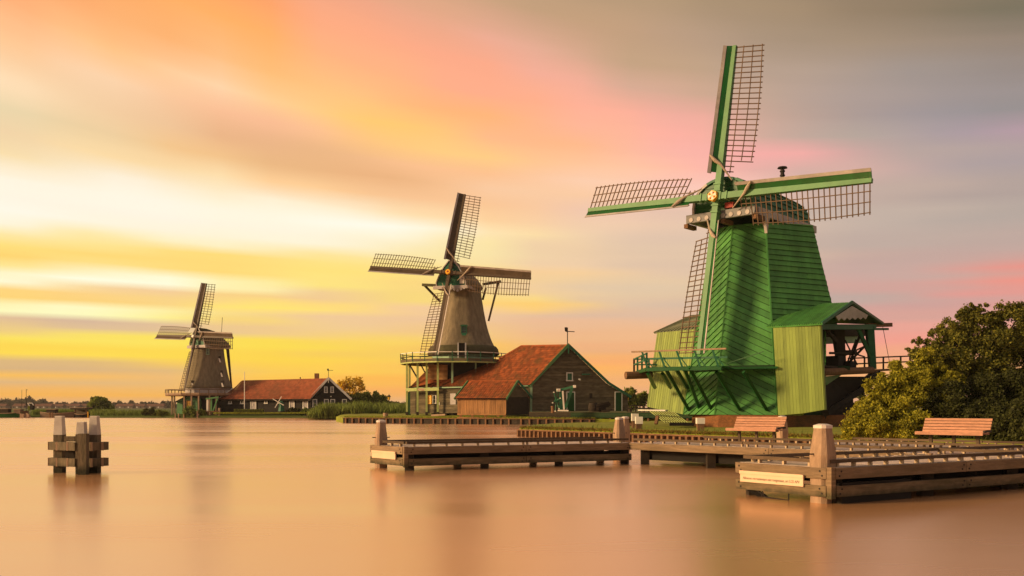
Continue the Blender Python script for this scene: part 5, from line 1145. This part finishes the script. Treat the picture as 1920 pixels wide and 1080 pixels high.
def bollard(label, p, w0, h, zb_=ZD, rot=0.6, capm='zinc_cap', taper=.66, group=None, pin=True, knee=.3):
    t = thing('bollard', label, 'bollard', (p.x, p.y, zb_ - .1), group)
    w1 = w0 * taper; mb = MB(); ch = .16
    def ring(w, z):
        a = w / 2; c = a * .62; pts = [(a, c), (c, a), (-c, a), (-a, c), (-a, -c), (-c, -a), (c, -a), (a, -c)]
        return [(p.x + x*math.cos(rot) - y*math.sin(rot), p.y + x*math.sin(rot) + y*math.cos(rot), z) for x, y in pts]
    zs_ = [(w0 * .94, zb_ - .75), (w0 * .97, zb_), (w0, zb_ + h * knee), (w1 * 1.02, zb_ + h * .90)]
    for w, z in zs_: mb.v += ring(w, z)
    for j in range(len(zs_) - 1):
        for k in range(8): mb.f.append((j*8 + k, j*8 + (k+1) % 8, (j+1)*8 + (k+1) % 8, (j+1)*8 + k))
    mb.f.append(tuple(range(7, -1, -1))); mb.f.append(tuple(range((len(zs_) - 1) * 8, len(zs_) * 8))); mb.build('post', 'bollard_wood', t)
    mb = MB(); mb.v += ring(w1 * 1.1, zb_ + h * .895) + ring(w1 * 1.1, zb_ + h * .965) + ring(w1 * .5, zb_ + h)
    for j in range(2):
        for k in range(8): mb.f.append((j*8 + k, j*8 + (k+1) % 8, (j+1)*8 + (k+1) % 8, (j+1)*8 + k))
    mb.f.append(tuple(range(7, -1, -1))); mb.f.append(tuple(range(16, 24))); mb.build('cap', capm, t)
    if pin:
        MB().tube(V((p.x - w0 * .72, p.y - .12, zb_ + h * .30)), V((p.x + w0 * .72, p.y + .12, zb_ + h * .30)), .014, n=6).build('mooring_pin', 'iron', t)
    return t
bollard('nearest and biggest tapered bollard standing at the corner above the notice board', C0 + uC * .12 + vC * .28, .44, .86, rot=.57, knee=.28)
bollard('tapered bollard alone at the far left end of the left jetty arm', V((-4.14, 30.35, 0)), .36, .80, rot=.45, knee=.2)
bollard('tapered bollard at the inner bend of the jetty before the island grass', G(1161, 35.2, 0), .40, .83, rot=.45, knee=.25, taper=.6)
bollard('pale bollard half hidden close behind the bollard at the jetty bend', G(1172, 43, 0), .40, .95, zb_=.55, rot=.3, pin=False)
bollard('short bollard whose cap shows above the right end of the left bench', G(1467, 41, 0), .42, .95, zb_=.60, rot=.3, pin=False)
# short white topped posts on the island
def white_post(label, px, Y, w, h, hc): 
    t = thing('marker_post', label, 'post', G(px, Y, .5)); p = G(px, Y, .5)
    MB().box(p + Z * (h - hc) / 2, (w, w, h - hc)).build('post', 'log_wood', t); MB().box(p + Z * (h - hc / 2), (w * 1.15, w * 1.15, hc)).build('painted_top', 'white_paint', t)
white_post('square white topped post on the island grass, front one of the close pair', 1198, 57.0, .36, .85, .42)
white_post('square white topped post on the island grass, rear one of the close pair', 1190.5, 59.5, .36, 1.02, .45)
white_post('single white topped post on the grass before the brick base of the green mill', 1313, 53.5, .38, .82, .33)
pb = G(1811/1 - 66, 21.2, 0); pb = C0 + uC * 3.9 + vC * 1.2
bo = MB(); pp = G(1744, 21.3, ZD); bo.tube(pp, pp + Z * .15, .05, .05, 10).tube(pp + Z * .15, pp + Z * .17, .065, .06, 10).tube(pp + V((-.15, 0, .09)), pp + V((.15, 0, .09)), .012, n=6); top('mooring_pin', bo, 'bollard_wood', 'small round mooring pin with cross bar on the nearest jetty arm', 'mooring pin')

# ------------------------------------------------------------------ benches
def bench(label, c, ang, group='slatted benches on the jetty'):
    t = thing('park_bench', label, 'bench', (c.x, c.y, ZD), group)
    a = V((math.cos(ang), math.sin(ang), 0)); f = V((a.y, -a.x, 0)); f = f if (f.x + f.y) < 0 else -f    # f: towards the seat front
    L = 1.95; o = V((c.x, c.y, ZD))
    def slat(pf, pz, w, th, tilt):  # one board
        up = (Z * math.cos(tilt) - f * math.sin(tilt)); pc = o + f * pf + Z * pz
        MB().box(pc, (L, th, w), (a, up.cross(a), up)).build('slat', 'bench_wood', t)
    for k in range(4): MB().box(o + f * (.46 - .118 * k) + Z * (.455 - .012 * k + (.004 if k == 0 else 0)), (L, .105, .035), (a, f, Z)).build('seat_slat', 'bench_wood', t)
    MB().box(o + f * .525 + Z * .425, (L, .035, .085), (a, f, Z)).build('front_slat', 'bench_wood', t)
    for k in range(5): slat(.04 - .045 * k - .035, .475 + .085 * k + .01, .072, .03, .28)
    for s in (-.68, 0, .68):
        q = o + a * s
        MB().beam(q + f * .1 - Z * 0, q + f * .14 + Z * .36, .07, .09, a).build('leg', 'log_wood' if False else 'kerb_wood', t)
        MB().beam(q + f * -.1 + Z * .39, q + f * .5 + Z * .40, .07, .07).build('seat_arm', 'iron', t)
        MB().beam(q + f * -.02 + Z * .40, q + f * -.26 + Z * .84, .05, .05, a).build('back_arm', 'iron', t)
    q = o + a * (L / 2 - .02); MB().beam(q + f * -.12 + Z * .50, q + f * .42 + Z * .49, .05, .06).build('armrest', 'iron', t)
bench('left slatted bench on the jetty deck, before the brick base of the green mill', V((8.50, 33.1, 0)), math.radians(-46)); bench('right slatted bench on the jetty deck, the one before the dark shrubs', V((13.10, 28.35, 0)), math.radians(-47))

# ------------------------------------------------------------------ mooring dolphin
dl = thing('mooring_dolphin', 'mooring dolphin of three white sleeved posts and heavy beams standing alone in the water', 'dolphin', G(148, 27.8, 0))
def dpost(px, Y, w, ytop, ysl, sl=True, wt=.2, zlow=-1.5, wb=None):
    wb = wb or w; ztop_ = U(px, ytop, Y).z; zsl = U(px, ysl, Y).z; p = G(px, Y, 0)
    MB().beam(V((p.x, p.y, zlow)), V((p.x, p.y, zsl)), wb, wb, V((0, 1, 0))).build('post', 'dolphin_wood', dl)
    if sl:
        mb = MB(); a = w / 2; b = wt / 2
        mb.hexa([V((p.x - a, p.y - a, zsl)), V((p.x + a, p.y - a, zsl)), V((p.x + a, p.y + a, zsl)), V((p.x - a, p.y + a, zsl)), V((p.x - b, p.y - b, ztop_)), V((p.x + b, p.y - b, ztop_)), V((p.x + b, p.y + b, ztop_)), V((p.x - b, p.y + b, ztop_))]); s = mb.build('sleeve', 'dolphin_sleeve', dl)
        MB().box(V((p.x, p.y, ztop_ + .008)), (wt * 1.02, wt * 1.02, .02)).build('sleeve_cap', 'white_paint', s)
dpost(112, 28.0, .255, 781, 815); dpost(177.5, 28.0, .265, 781, 815); dpost(153.5, 27.7, .24, 792, 814)
pz = U(157, 813, 27.2).z; p = G(156.5, 27.2, 0); MB().beam(V((p.x + .0, p.y, -1.5)), V((p.x, p.y, pz)), .24, .2, V((0, 1, 0))).build('front_post', 'dolphin_wood', dl); p = G(147.5, 27.5, 0); MB().beam(V((p.x, p.y, -1.5)), V((p.x, p.y, pz - .03)), .10, .2, V((0, 1, 0))).build('front_post', 'dolphin_wood', dl)
for yc in (836.5, 866.5):
    zc_ = U(100, yc, 27.7).z
    a, b = G(96, 28.0, zc_), G(146, 27.45, zc_); MB().beam(a, b, .22, .235).build('beam', 'dolphin_wood', dl)
    MB().box(a + V((-.03, 0, 0)), (.02, .24, .23)).build('beam_end', 'log_wood', dl)
    a2, b2 = G(164, 27.45, zc_), G(199, 28.0, zc_); MB().beam(a2, b2, .22, .235).build('beam', 'dolphin_wood', dl)
    for x, Y in ((106.5, 27.73), (126.5, 27.5), (171.5, 27.4), (192, 27.72)): MB().box(G(x, Y, zc_), (.05, .05, .25)).build('strap', 'bollard_wood', dl)
z_ = U(132, 823, 27.6).z; MB().box(G(133, 27.65, z_), (.30, .2, .15)).build('packing_block', 'dolphin_wood', dl)
MB().beam(G(134, 27.8, U(0, 844, 27.8).z), G(134, 27.8, U(0, 860, 27.8).z), .26, .2, V((0, 1, 0))).build('packing_block', 'dark_wood', dl)

# ------------------------------------------------------------------ vegetation
def leaf_mesh(pts, size, flat=.0, asp=.55):
    n = len(pts); nr = rng.normal(size=(n, 3)); nr[:, 2] *= (1 - flat); nr /= np.linalg.norm(nr, axis=1)[:, None]
    t = np.cross(nr, rng.normal(size=(n, 3))); t /= np.linalg.norm(t, axis=1)[:, None]; b = np.cross(nr, t)
    s = size * rng.uniform(.6, 1.4, size=(n, 1)); v = np.stack([pts - t*s, pts - b*s*asp, pts + t*s, pts + b*s*asp], 1).reshape(-1, 3)
    f = np.arange(4 * n).reshape(-1, 4); return v, f
def mesh_np(name, v, f, m, parent=None, kind=None, **props):
    o0 = np.array(ORG[parent.name]) if parent is not None else np.array([v[:, 0].mean(), v[:, 1].mean(), v[:, 2].min()])
    me = bpy.data.meshes.new(name); k = f.shape[1]; me.vertices.add(len(v)); me.vertices.foreach_set('co', (v - o0).astype(np.float32).ravel())
    me.loops.add(f.size); me.loops.foreach_set('vertex_index', f.astype(np.int32).ravel()); me.polygons.add(len(f)); me.polygons.foreach_set('loop_start', np.arange(0, f.size, k, dtype=np.int32)); me.update(calc_edges=True)
    me.materials.append(MATS[m]); return place(me, name, V(o0), parent, kind, **props)
def clumps(balls, n, spread=.35):
    """leaf positions: a crown of small clumps scattered through each ball's outer volume"""
    out = []; vol = np.array([b[3] ** 2 for b in balls]); vol = vol / vol.sum()
    for (x, y, z, r), q in zip(balls, vol):
        m = int(n * q); kc_ = max(6, int(14 + r * 22)); u = rng.normal(size=(kc_, 3)); u /= np.linalg.norm(u, axis=1)[:, None]; rad = r * rng.uniform(.3, 1.05, (kc_, 1)); cc = u * rad; 
        cr_ = r * rng.uniform(.16, .40, kc_); w = rng.integers(0, kc_, m); g = rng.normal(size=(m, 3)) * .62
        g[:, 2] *= .75; p = cc[w] + g * cr_[w][:, None]; out.append(p + np.array([x, y, z]))
    return np.concatenate(out)
def tree(name, label, cat, base, balls, n, size, m, group=None, trunk=.15, limbs=True, flat=0.0):
    t = thing(name, label, cat, base, group); base = V(base)
    mb = MB(); zmean = np.mean([b[2] for b in balls]); cx = np.mean([b[0] for b in balls]); cy = np.mean([b[1] for b in balls]); tp = V((cx * .5 + base.x * .5, cy * .5 + base.y * .5, base.z + (zmean - base.z) * .6))
    mb.tube(base - Z * .3, tp, trunk * 1.2, trunk * .7, 8)
    if limbs:
        for b in balls[:14]: mb.tube(tp - Z * .1, V(b[:3]), trunk * .5, trunk * .12, 5)
    mb.build('trunk', 'bark', t)
    v, f = leaf_mesh(clumps(balls, n), size, flat); mesh_np('crown', v, f, m, t)
    return t
def B(px, py, r, Y): p = U(px, py, Y); return (p.x, p.y, p.z, r * Y / F)
# the big shrubbery on the right bank
tree('willow_bush', 'golden olive bush with ragged outline right beside the green mill', 'bush', G(1655, 41.5, .5), [B(1600, 806, 20, 40.5), B(1622, 782, 26, 41), B(1640, 750, 26, 41.5), B(1662, 722, 24, 42), B(1690, 712, 24, 42), B(1650, 795, 30, 40.5), B(1690, 780, 34, 41), B(1700, 745, 30, 42), B(1730, 800, 26, 40.5), B(1595, 818, 12, 40), B(1725, 722, 26, 42), B(1612, 760, 12, 41.5), B(1630, 722, 10, 42), B(1660, 760, 30, 42), B(1720, 700, 22, 43), B(1740, 740, 28, 42.5), B(1680, 690, 14, 42.5), B(1640, 810, 24, 40), B(1690, 812, 24, 40), B(1755, 690, 18, 43), B(1785, 715, 22, 42.5), B(1770, 745, 24, 42), B(1735, 665, 14, 43)], 110000, .055, 'leaf_gold', trunk=.12)
tree('broadleaf_tree', 'tall dark olive tree rising against the pink sky at the right edge', 'tree', G(1830, 44.5, .5), [B(1755, 655, 22, 44), B(1785, 625, 26, 44), B(1822, 600, 26, 44), B(1870, 600, 26, 44.5), B(1912, 592, 24, 44), B(1950, 610, 40, 45), B(1715, 668, 15, 43.5), B(1735, 690, 24, 43.5), B(1790, 680, 32, 43.5), B(1840, 650, 34, 44), B(1900, 650, 38, 44.5), B(1960, 680, 40, 44), B(1835, 700, 30, 43.5), B(1800, 590, 9, 44), B(1725, 640, 8, 44), B(1835, 582, 10, 44), B(1890, 580, 10, 44), B(1765, 715, 26, 43.5), B(1870, 640, 30, 44), B(1930, 640, 34, 44), B(1810, 640, 26, 44), B(1880, 700, 34, 44), B(1940, 720, 34, 44), B(1770, 650, 18, 44), B(1703, 655, 5, 44), B(1712, 640, 4, 44), B(1745, 628, 6, 44), B(1738, 642, 7, 44), B(1765, 612, 6, 44), B(1805, 582, 5, 44), B(1850, 572, 5, 44), B(1822, 572, 4, 44), B(1908, 574, 6, 44)], 105000, .06, 'leaf_olive', trunk=.2)
tree('dark_shrub', 'dense dark green shrub mass behind the right bench', 'shrub', G(1850, 42, .4), [B(1780, 740, 34, 42), B(1840, 745, 40, 42.5), B(1900, 740, 44, 42.5), B(1960, 760, 50, 42), B(1770, 790, 28, 41), B(1820, 800, 30, 40), B(1870, 805, 34, 39), B(1925, 800, 36, 38), B(1745, 765, 24, 41.5), B(1980, 820, 30, 36), B(1800, 770, 34, 41), B(1850, 775, 36, 41), B(1905, 780, 36, 40)], 90000, .06, 'leaf_dark', trunk=.15)
tree('conifer', 'small dark tree seen under the saw floor of the green mill', 'tree', G(1618, 95, .8), [B(1614, 735, 6, 95), B(1616, 748, 10, 95), B(1622, 758, 12, 95), B(1640, 755, 10, 95), B(1600, 764, 10, 95)], 2500, .16, 'leaf_dark', trunk=.15)
# trees between barn and green mill
tree('broadleaf_tree', 'rounded tree beyond the right end of the barn', 'tree', G(1180, 150, 1), [B(1180, 738, 11, 150), B(1172, 748, 10, 150), B(1190, 750, 9, 150)], 3500, .2, 'leaf_mid', trunk=.25)
tree('broadleaf_tree', 'low spreading tree between the barn and the green mill, right of the rounded one', 'tree', G(1207, 152, 1), [B(1205, 742, 9, 152), B(1215, 745, 9, 152), B(1200, 752, 9, 152), B(1222, 750, 8, 152), B(1188, 760, 8, 150)], 4000, .2, 'leaf_mid', trunk=.25)
tree('golden_tree', 'tall see-through tree with golden backlit leaves behind the white edged gable', 'tree', G(656, 205, 1), [B(645, 722, 11, 205), B(655, 714, 9, 205), B(672, 718, 11, 205), B(660, 728, 12, 205), B(640, 735, 9, 205), B(680, 728, 8, 205), B(636, 718, 6, 205), B(668, 738, 9, 205)], 2600, .2, 'leaf_backlit', trunk=.25)
tree('broadleaf_tree', 'wide green tree right of the golden tree behind the reeds', 'tree', G(690, 190, 1), [B(665, 752, 12, 188), B(685, 750, 13, 188), B(705, 748, 10, 188), B(718, 752, 10, 190), B(650, 758, 10, 187), B(672, 742, 8, 190), B(704, 738, 5, 190), B(716, 744, 5, 190), B(735, 760, 8, 190)], 9000, .22, 'leaf_mid', trunk=.25)
tree('round_tree', 'wide round dark tree on the far bank left of the mills', 'tree', G(188, 255, 1), [B(178, 757, 11, 255), B(190, 755, 11, 255), B(200, 760, 9, 255), B(172, 762, 8, 255), B(184, 750, 7, 255), B(205, 763, 7, 255)], 6000, .3, 'leaf_mid', trunk=.3)
tree('shrub', 'round green shrub at the water under the far mill stage', 'shrub', G(357, 177.6, .6), [B(357, 770, 9, 177.8), B(350, 774, 7, 177.6), B(363, 775, 7, 177.6)], 3500, .14, 'reed', trunk=.06)
tree('shrub', 'loose green shrub right of the round one on the far bank', 'shrub', G(377, 177.8, .6), [B(376, 773, 6, 177.9), B(383, 775, 5, 177.8)], 1800, .13, 'leaf_mid', trunk=.05)
tree('shrub', 'small dark red shrub before the windows of the long house', 'shrub', G(550, 178.4, .9), [B(548, 769, 6, 178.5), B(558, 770, 6, 178.5), B(541, 772, 4, 178.4)], 2200, .12, 'leaf_dark', trunk=.05)
hb = MB().box(G(467, 177.9, 1.15), (5.2, .9, .75)); hg_ = thing('hedge', 'low clipped hedge on the lawn before the flagpole', 'hedge', G(467, 177.9, .8))
hb.build('hedge_core', 'leaf_dark', hg_); q = G(467, 177.9, 1.17); pts = rng.uniform(-1, 1, (3500, 3)) * np.array([2.7, .55, .42]) + np.array(q); v, f = leaf_mesh(pts, .09); mesh_np('leaves', v, f, 'leaf_mid', hg_)
for i in range(3): tree('shrub', ('low bush at the left end of the reeds in front of the house', 'low bush at the river edge left of the far mill', 'dark bush beside the low one left of the far mill')[i], 'shrub', G((571, 300, 284)[i], 178, .6), [B((573, 300, 284)[i], (772, 776, 772)[i], 7, 178), B((580, 310, 276)[i], (770, 777, 772)[i], 6, 178), B((566, 292, 270)[i], (776, 778, 774)[i], 5, 178)], 2600, .14, ('reed', 'leaf_mid', 'leaf_dark')[i], trunk=.05)

def blades(name, base_pts, h, w, lean, m, kind='stuff', label=None, cat=None, hs=1.0):
    n = len(base_pts); a = rng.uniform(0, 2 * math.pi, n); hh = h * hs * rng.uniform(.55, 1.2, n); ww = w * rng.uniform(.7, 1.3, n)
    dx, dy = np.cos(a) * ww, np.sin(a) * ww; la = rng.normal(size=(n, 2)) * lean * hh[:, None]
    p = base_pts; v = np.stack([p - np.stack([dx, dy, 0*dx], 1), p + np.stack([dx, dy, 0*dx], 1), p + np.stack([la[:, 0]*.4 + dx*.6, la[:, 1]*.4, hh*.6], 1), p + np.stack([la[:, 0], la[:, 1], hh], 1)], 1)
    vv_ = v.reshape(-1, 3); i0 = np.arange(n) * 4; f = np.concatenate([np.stack([i0, i0+1, i0+2], 1), np.stack([i0, i0+2, i0+3], 1)])
    o = mesh_np(name, vv_, f, m, None, kind)
    if label: o['label'] = label; o['category'] = cat
    return o
def strip(F_, B_, n, depth, z, bias=1.6):
    segs = [(F_[i], F_[i+1], B_[i], B_[i+1]) for i in range(len(F_) - 1)]; L = np.array([(s[1] - s[0]).length for s in segs]); ch_ = rng.choice(len(segs), n, p=L / L.sum()); t = rng.uniform(0, 1, n); dd = rng.uniform(0, 1, n) ** bias * depth
    P_ = []
    for c, a, d_ in zip(ch_, t, dd):
        s = segs[c]; f = s[0].lerp(s[1], a); b = s[2].lerp(s[3], a); q = f + (b - f).normalized() * d_; P_.append((q.x, q.y, z))
    return np.array(P_)
blades('island_grass', strip(ISL_F[1:5], ISL_B[1:5], 26000, 16, .52), .10, .012, .35, 'grass_blade', label='short green and yellow grass on the island before the green mill', cat='grass')
blades('edge_grass', strip(ISL_F[1:5], ISL_B[1:5], 9000, .8, .42, 1.0), .26, .014, .4, 'dry_grass', label='dry orange brown grass overhanging the island edge', cat='grass')
blades('weeds', strip(ISL_F[1:5], ISL_B[1:5], 500, 3, .5, 1.0), .34, .02, .25, 'reed', label='scattered taller weeds along the island edge', cat='weeds')
blades('quay_grass', strip(Q_F[1:5], Q_B[1:5], 9000, 7, .72), .16, .03, .3, 'grass_blade', label='short bright grass on the quay before the thatched mill', cat='grass')
# reeds right of the long house
def reed_pts(n, x0, x1, Y0, Y1, z=.6): Y = rng.uniform(Y0, Y1, n); px = rng.uniform(x0, x1, n); return np.stack([(px - 960) / F * Y, Y, np.full(n, z)], 1)
P1 = reed_pts(24000, 578, 768, 150, 172, .2); px_ = 960 + F * P1[:, 0] / P1[:, 1]; hm = (.92 + .22 * np.sin(P1[:, 0] * .9 + 1) * np.cos(P1[:, 1] * .35) + .12 * np.sin(P1[:, 0] * 2.3)) * np.clip((px_ - 560) / 45, .35, 1)
blades('reeds', P1, 2.1, .035, .22, 'reed', hs=hm, label='tall swaying green reeds between the long house and the thatched mill', cat='reeds')
P1 = np.concatenate([reed_pts(7000, 60, 215, 184.5, 192, .5), reed_pts(3000, 170, 330, 178.5, 186, .4)]); blades('reeds', P1[(P1[:, 0] < -66)], 1.05, .04, .15, 'reed', label='low green reeds along the far bank behind the boats', cat='reeds')
P1 = reed_pts(6000, 400, 575, 176.8, 179, .75); blades('bank_grass', P1, .28, .03, .2, 'grass_blade', label='short lawn grass along the bank before the long house', cat='grass')
bankm = MB(); bankm.poly([G(572, 171, .35), G(772, 150, .35), G(772, 175, .5), G(572, 180, .5)]); bankm.build('reed_bed', 'mud', None, kind='structure')

# ------------------------------------------------------------------ left shore: boats, shed, masts, lamp
def boat(label, x0, x1, Y, m, cabin=None, sheer=.5, w=2.2, zt_=.8):
    t = thing('moored_boat', label, 'boat', G((x0 + x1) / 2, Y, 0)); a, b = G(x0, Y, 0), G(x1, Y, 0); L = (b - a).length; mb = MB(); K = 10
    for i in range(K + 1):
        s = i / K; wd = w / 2 * math.sin(math.pi * min(max(s * .92 + .06, 0), 1)) ** .55; zz = zt_ + sheer * (2 * s - 1) ** 2 * .5; x = a.x + L * s
        mb.v += [(x, Y - wd, zz), (x, Y - wd * .75, -.1), (x, Y, -.35), (x, Y + wd * .75, -.1), (x, Y + wd, zz)]
    for i in range(K):
        for j in range(4): mb.f.append((i*5 + j, i*5 + j + 1, (i+1)*5 + j + 1, (i+1)*5 + j))
        mb.f.append((i*5 + 4, i*5, (i+1)*5, (i+1)*5 + 4))
    mb.build('hull', m, t)
    mb = MB(); g = [V(mb_) for mb_ in []]; pts = []
    for i in range(K + 1):
        s = i / K; wd = w / 2 * math.sin(math.pi * min(max(s * .92 + .06, 0), 1)) ** .55; pts.append(V((a.x + L * s, Y - wd - .03, zt_ + sheer * (2*s - 1) ** 2 * .5)))
    mb.path(pts, .06, 5); mb.build('gunwale', 'bollard_wood', t)
    if cabin:
        for (cx, cw, chh, mm) in cabin: p = G(cx, Y, zt_ - .1); MB().box(p + Z * chh / 2, (cw, w * .6, chh)).build('cabin', mm, t); MB().box(p + Z * (chh + .05), (cw + .25, w * .7, .1)).build('cabin_roof', 'bollard_wood', t)
    return t
boat('long dark workboat moored at the left edge of the river', -30, 44, 180, 'green_dark', [(8, 2.0, .9, 'dark_wood'), (35, 1.2, .8, 'hull')])
boat('brown wooden boat with a curved bow rail moored right of the stone landing', 77, 140, 181, 'hull', [(98, 1.6, .8, 'dark_wood')])
boat('small open boat under the boathouse with a yellow pole at its stern', 141, 168, 181, 'shadow_wood', None, .3, 1.6, .6)
bh = thing('boathouse', 'low open boathouse with brown roof on the far bank', 'boathouse', G(152, 183, .4)); MB().box(U(152, 766.5, 183), (2.8, 3, .3)).build('roof', 'dark_wood', bh)
MB().box(U(152, 764.5, 183.4), (3.2, 3, .15)).build('roof', 'bollard_wood', bh)
for x in (141.5, 162): MB().beam(G(x, 181.8, -.2), U(x, 766, 181.8), .2, .2, V((0, 1, 0))).build('post', 'log_wood', bh)
MB().box(U(152, 773, 184), (2.6, .2, 1.0)).build('back_wall', 'hull', bh)
top('mooring_pole', MB().beam(G(165, 180, -.4), U(165, 772, 180), .14, .14, V((0, 1, 0))), 'gold', 'yellow pole standing at the stern of the small boat', 'pole')
ks = thing('kiosk', 'black cabin with white slanted roof edge on the far bank', 'cabin', G(59, 182, .8)); MB().box(U(59.5, 763, 183.5), (.75, .8, 1.1)).build('body', 'tar_board', ks)
for (x0, y0, x1, y1) in ((52, 756, 55.5, 761), (52, 756, 60, 755.6), (60, 755.6, 63, 760)): beamp('roof_edge', U(x0, y0, 181.5), U(x1, y1, 181.5), .25, .1, 'white_paint', ks)
beamp('side_panel', U(54, 761, 181.7), U(54, 770, 181.7), .4, .1, 'leaf_mid', ks, V((0, 1, 0)))
top('mast', MB().tube(G(49.2, 183, .5), U(49.2, 731, 183), .07, .04, 6).box(U(50, 731, 183), (.3, .05, .12)), 'dark_wood', 'thicker boat mast with a small top piece, right of the two masts', 'mast'); top('mast', MB().tube(G(40.5, 186, .5), U(41, 731, 186), .04, .03, 6), 'dark_wood', 'thin bare mast, left of the two masts', 'mast')
ld = thing('stone_landing', 'ochre rough landing stage at the water below the masts', 'landing', G(46, 179.5, 0)); random.seed(5)
for i in range(9): MB().box(G(40 + i * 1.9, 179.5 + random.uniform(-.3, .3), random.uniform(.0, .5)), (.35, .5, random.uniform(.5, .9))).build('stone_block', 'bollard_wood', ld)
MB().box(G(45, 180.3, .95), (1.3, 1, .6)).build('shelter', 'log_wood', ld)
for i, x in enumerate((93.5, 98)): top('mooring_post', MB().beam(G(x, 179.3, -.4), G(x, 179.3, 1.0), .2, .2, V((0, 1, 0))), 'log_wood', ('left brown post of the pair beside the brown boat', 'right brown post of the pair beside the brown boat')[i], 'mooring post')
# street lamp
sl = thing('street_lamp', 'old style street lamp rising behind the reeds with amber coloured lantern glass', 'street lamp', G(729.5, 160, .8)); p = U(729.5, 750, 160)
MB().tube(V((p.x, p.y, .8)), p, .07, .05, 8).build('pole', 'iron', sl); MB().lathe(p, [(.12, 0), (.24, .55)], 6).build('lantern_glass', 'glass_warm', sl); MB().lathe(p + Z * .55, [(.32, 0), (.16, .22), (.05, .3), (.03, .5)], 6).build('lantern_roof', 'iron', sl)  # orange sky behind the lantern is put into the glass colour
sl2 = thing('street_lamp', 'small street lamp right of the big barn gable, before the rounded tree', 'street lamp', G(1176.5, 130, .8)); p = U(1176.5, 751, 130); MB().tube(V((p.x, p.y, .8)), p, .06, .05, 8).build('pole', 'iron', sl2); MB().lathe(p, [(.1, 0), (.2, .4)], 6).build('lantern_glass', 'glass_warm', sl2); MB().lathe(p + Z * .4, [(.24, 0), (.05, .25)], 6).build('lantern_roof', 'iron', sl2)
# fence behind between barn and mill
fn = thing('fence', 'low dark rail fence between the barn and the green mill', 'fence', G(1195, 112, 1.0))
for x in (1177, 1184, 1192, 1200, 1208, 1216): MB().beam(G(x, 112, .8), U(x, 759, 112), .14, .14, V((0, 1, 0))).build('post', 'dark_wood', fn)
for y in (761, 765.5): MB().beam(U(1176, y, 112), U(1220, y, 112), .06, .12).build('rail', 'dark_wood', fn)
# far shoreline: trees, houses
random.seed(11)
FT = [(6, 752, 9), (17, 752, 8), (30, 753, 9), (38, 752, 9), (54, 748, 9), (60, 754, 9), (70, 755, 6), (80, 752, 9), (88, 756, 7), (97, 757, 6), (107, 757, 6), (119, 756, 6), (128, 758, 6), (140, 755, 6), (150, 757, 6), (158, 756, 6), (163, 755, 6), (215, 757, 5), (224, 754, 6), (234, 757, 5), (246, 754, 6), (256, 758, 5), (265, 755, 4), (272, 756, 5), (283, 756, 6), (292, 758, 5), (306, 755, 6), (316, 756, 8), (324, 757, 8)]
for i, (x, y, r) in enumerate(FT):
    Y = 930 + (i * 37) % 120; tree('tree', 'one of the hazy trees in the skyline along the far left shore', 'tree', G(x, Y, 1), [B(x, y + 2, r * .8, Y), B(x - r * .6, y + 6, r * .8, Y), B(x + r * .6, y + 7, r * .8, Y), B(x + r, y + 9, r * .7, Y - 30), B(x - r, y + 9, r * .7, Y - 30)], 1300, 1.0, 'far_leaf', 'skyline trees on the far left shore', trunk=.4, limbs=False)
for i, x in enumerate((745, 758, 1160, 1175, 1225, 1630, 1650)):
    tree('tree', ('one of the low trees on the skyline left of the thatched mill' if x < 800 else 'one of the low trees on the skyline right of the barn'), 'tree', G(x, 420, 1), [B(x, 762, 8, 420), B(x + 8, 764, 7, 420)], 600, .5, 'far_leaf', ('skyline trees left of the thatched mill' if x < 800 else 'skyline trees right of the barn'), trunk=.3, limbs=False)
def far_house(x, Y, w, h, rh, label, grp=None):
    t = thing('house', label, 'house', G(x, Y, 1), grp); p = G(x, Y, 1); MB().box(p + Z * h / 2, (w, 8, h)).build('wall', 'far_wall', t)
    mb = MB(); z0 = 1 + h; a = w / 2 + .3; q = [V((p.x - a, Y - 4.3, z0)), V((p.x + a, Y - 4.3, z0)), V((p.x + a, Y + 4.3, z0)), V((p.x - a, Y + 4.3, z0)), V((p.x - a * .9, Y, z0 + rh)), V((p.x + a * .9, Y, z0 + rh))]
    i = 0; mb.v = [tuple(k) for k in q]; mb.f = [(0, 1, 5, 4), (2, 3, 4, 5), (1, 2, 5), (3, 0, 4), (3, 2, 1, 0)]; mb.build('roof', 'far_roof', t)
    for k in range(max(1, int(w / 3.5))): MB().box(V((p.x - w / 2 + 1.5 + k * 3, Y - 4.05, 1 + h * .55)), (1.1, .2, 1.2)).build('window', 'white_paint' if k % 2 else 'glass', t)
for i, (x, w, h, rh) in enumerate(((3, 12, 4, 4), (38, 12, 3, 5), (75, 10, 3, 3), (88, 12, 3, 5.0), (110, 12, 3, 3), (130, 14, 3, 4), (143, 9, 3, 4), (155, 12, 4, 4), (228, 10, 3, 4), (243, 9, 3, 4), (262, 12, 3, 3), (285, 11, 4, 3), (300, 10, 3, 4))):
    far_house(x, 850 + (i % 3) * 20, w * .9, 2.0, 1.9 + .1 * rh, 'one of the small hazy houses below the skyline trees on the far left shore', 'hazy houses on the far left shore')

# ------------------------------------------------------------------ evening air
def haze():
    m = bpy.data.materials.new('haze'); m.use_nodes = True; t = m.node_tree; t.nodes.clear(); o = N('ShaderNodeOutputMaterial', t); v = N('ShaderNodeVolumePrincipled', t)
    v.inputs['Color'].default_value = (.95, .88, .82, 1); v.inputs['Density'].default_value = .00012; v.inputs['Anisotropy'].default_value = 0.0; t.links.new(v.outputs[0], o.inputs['Volume']); MATS['haze'] = m
    MB().box((0, 1300, 14), (6100, 3500, 36)).build('haze', 'haze', None, kind='stuff')
haze()
bpy.context.view_layer.update()
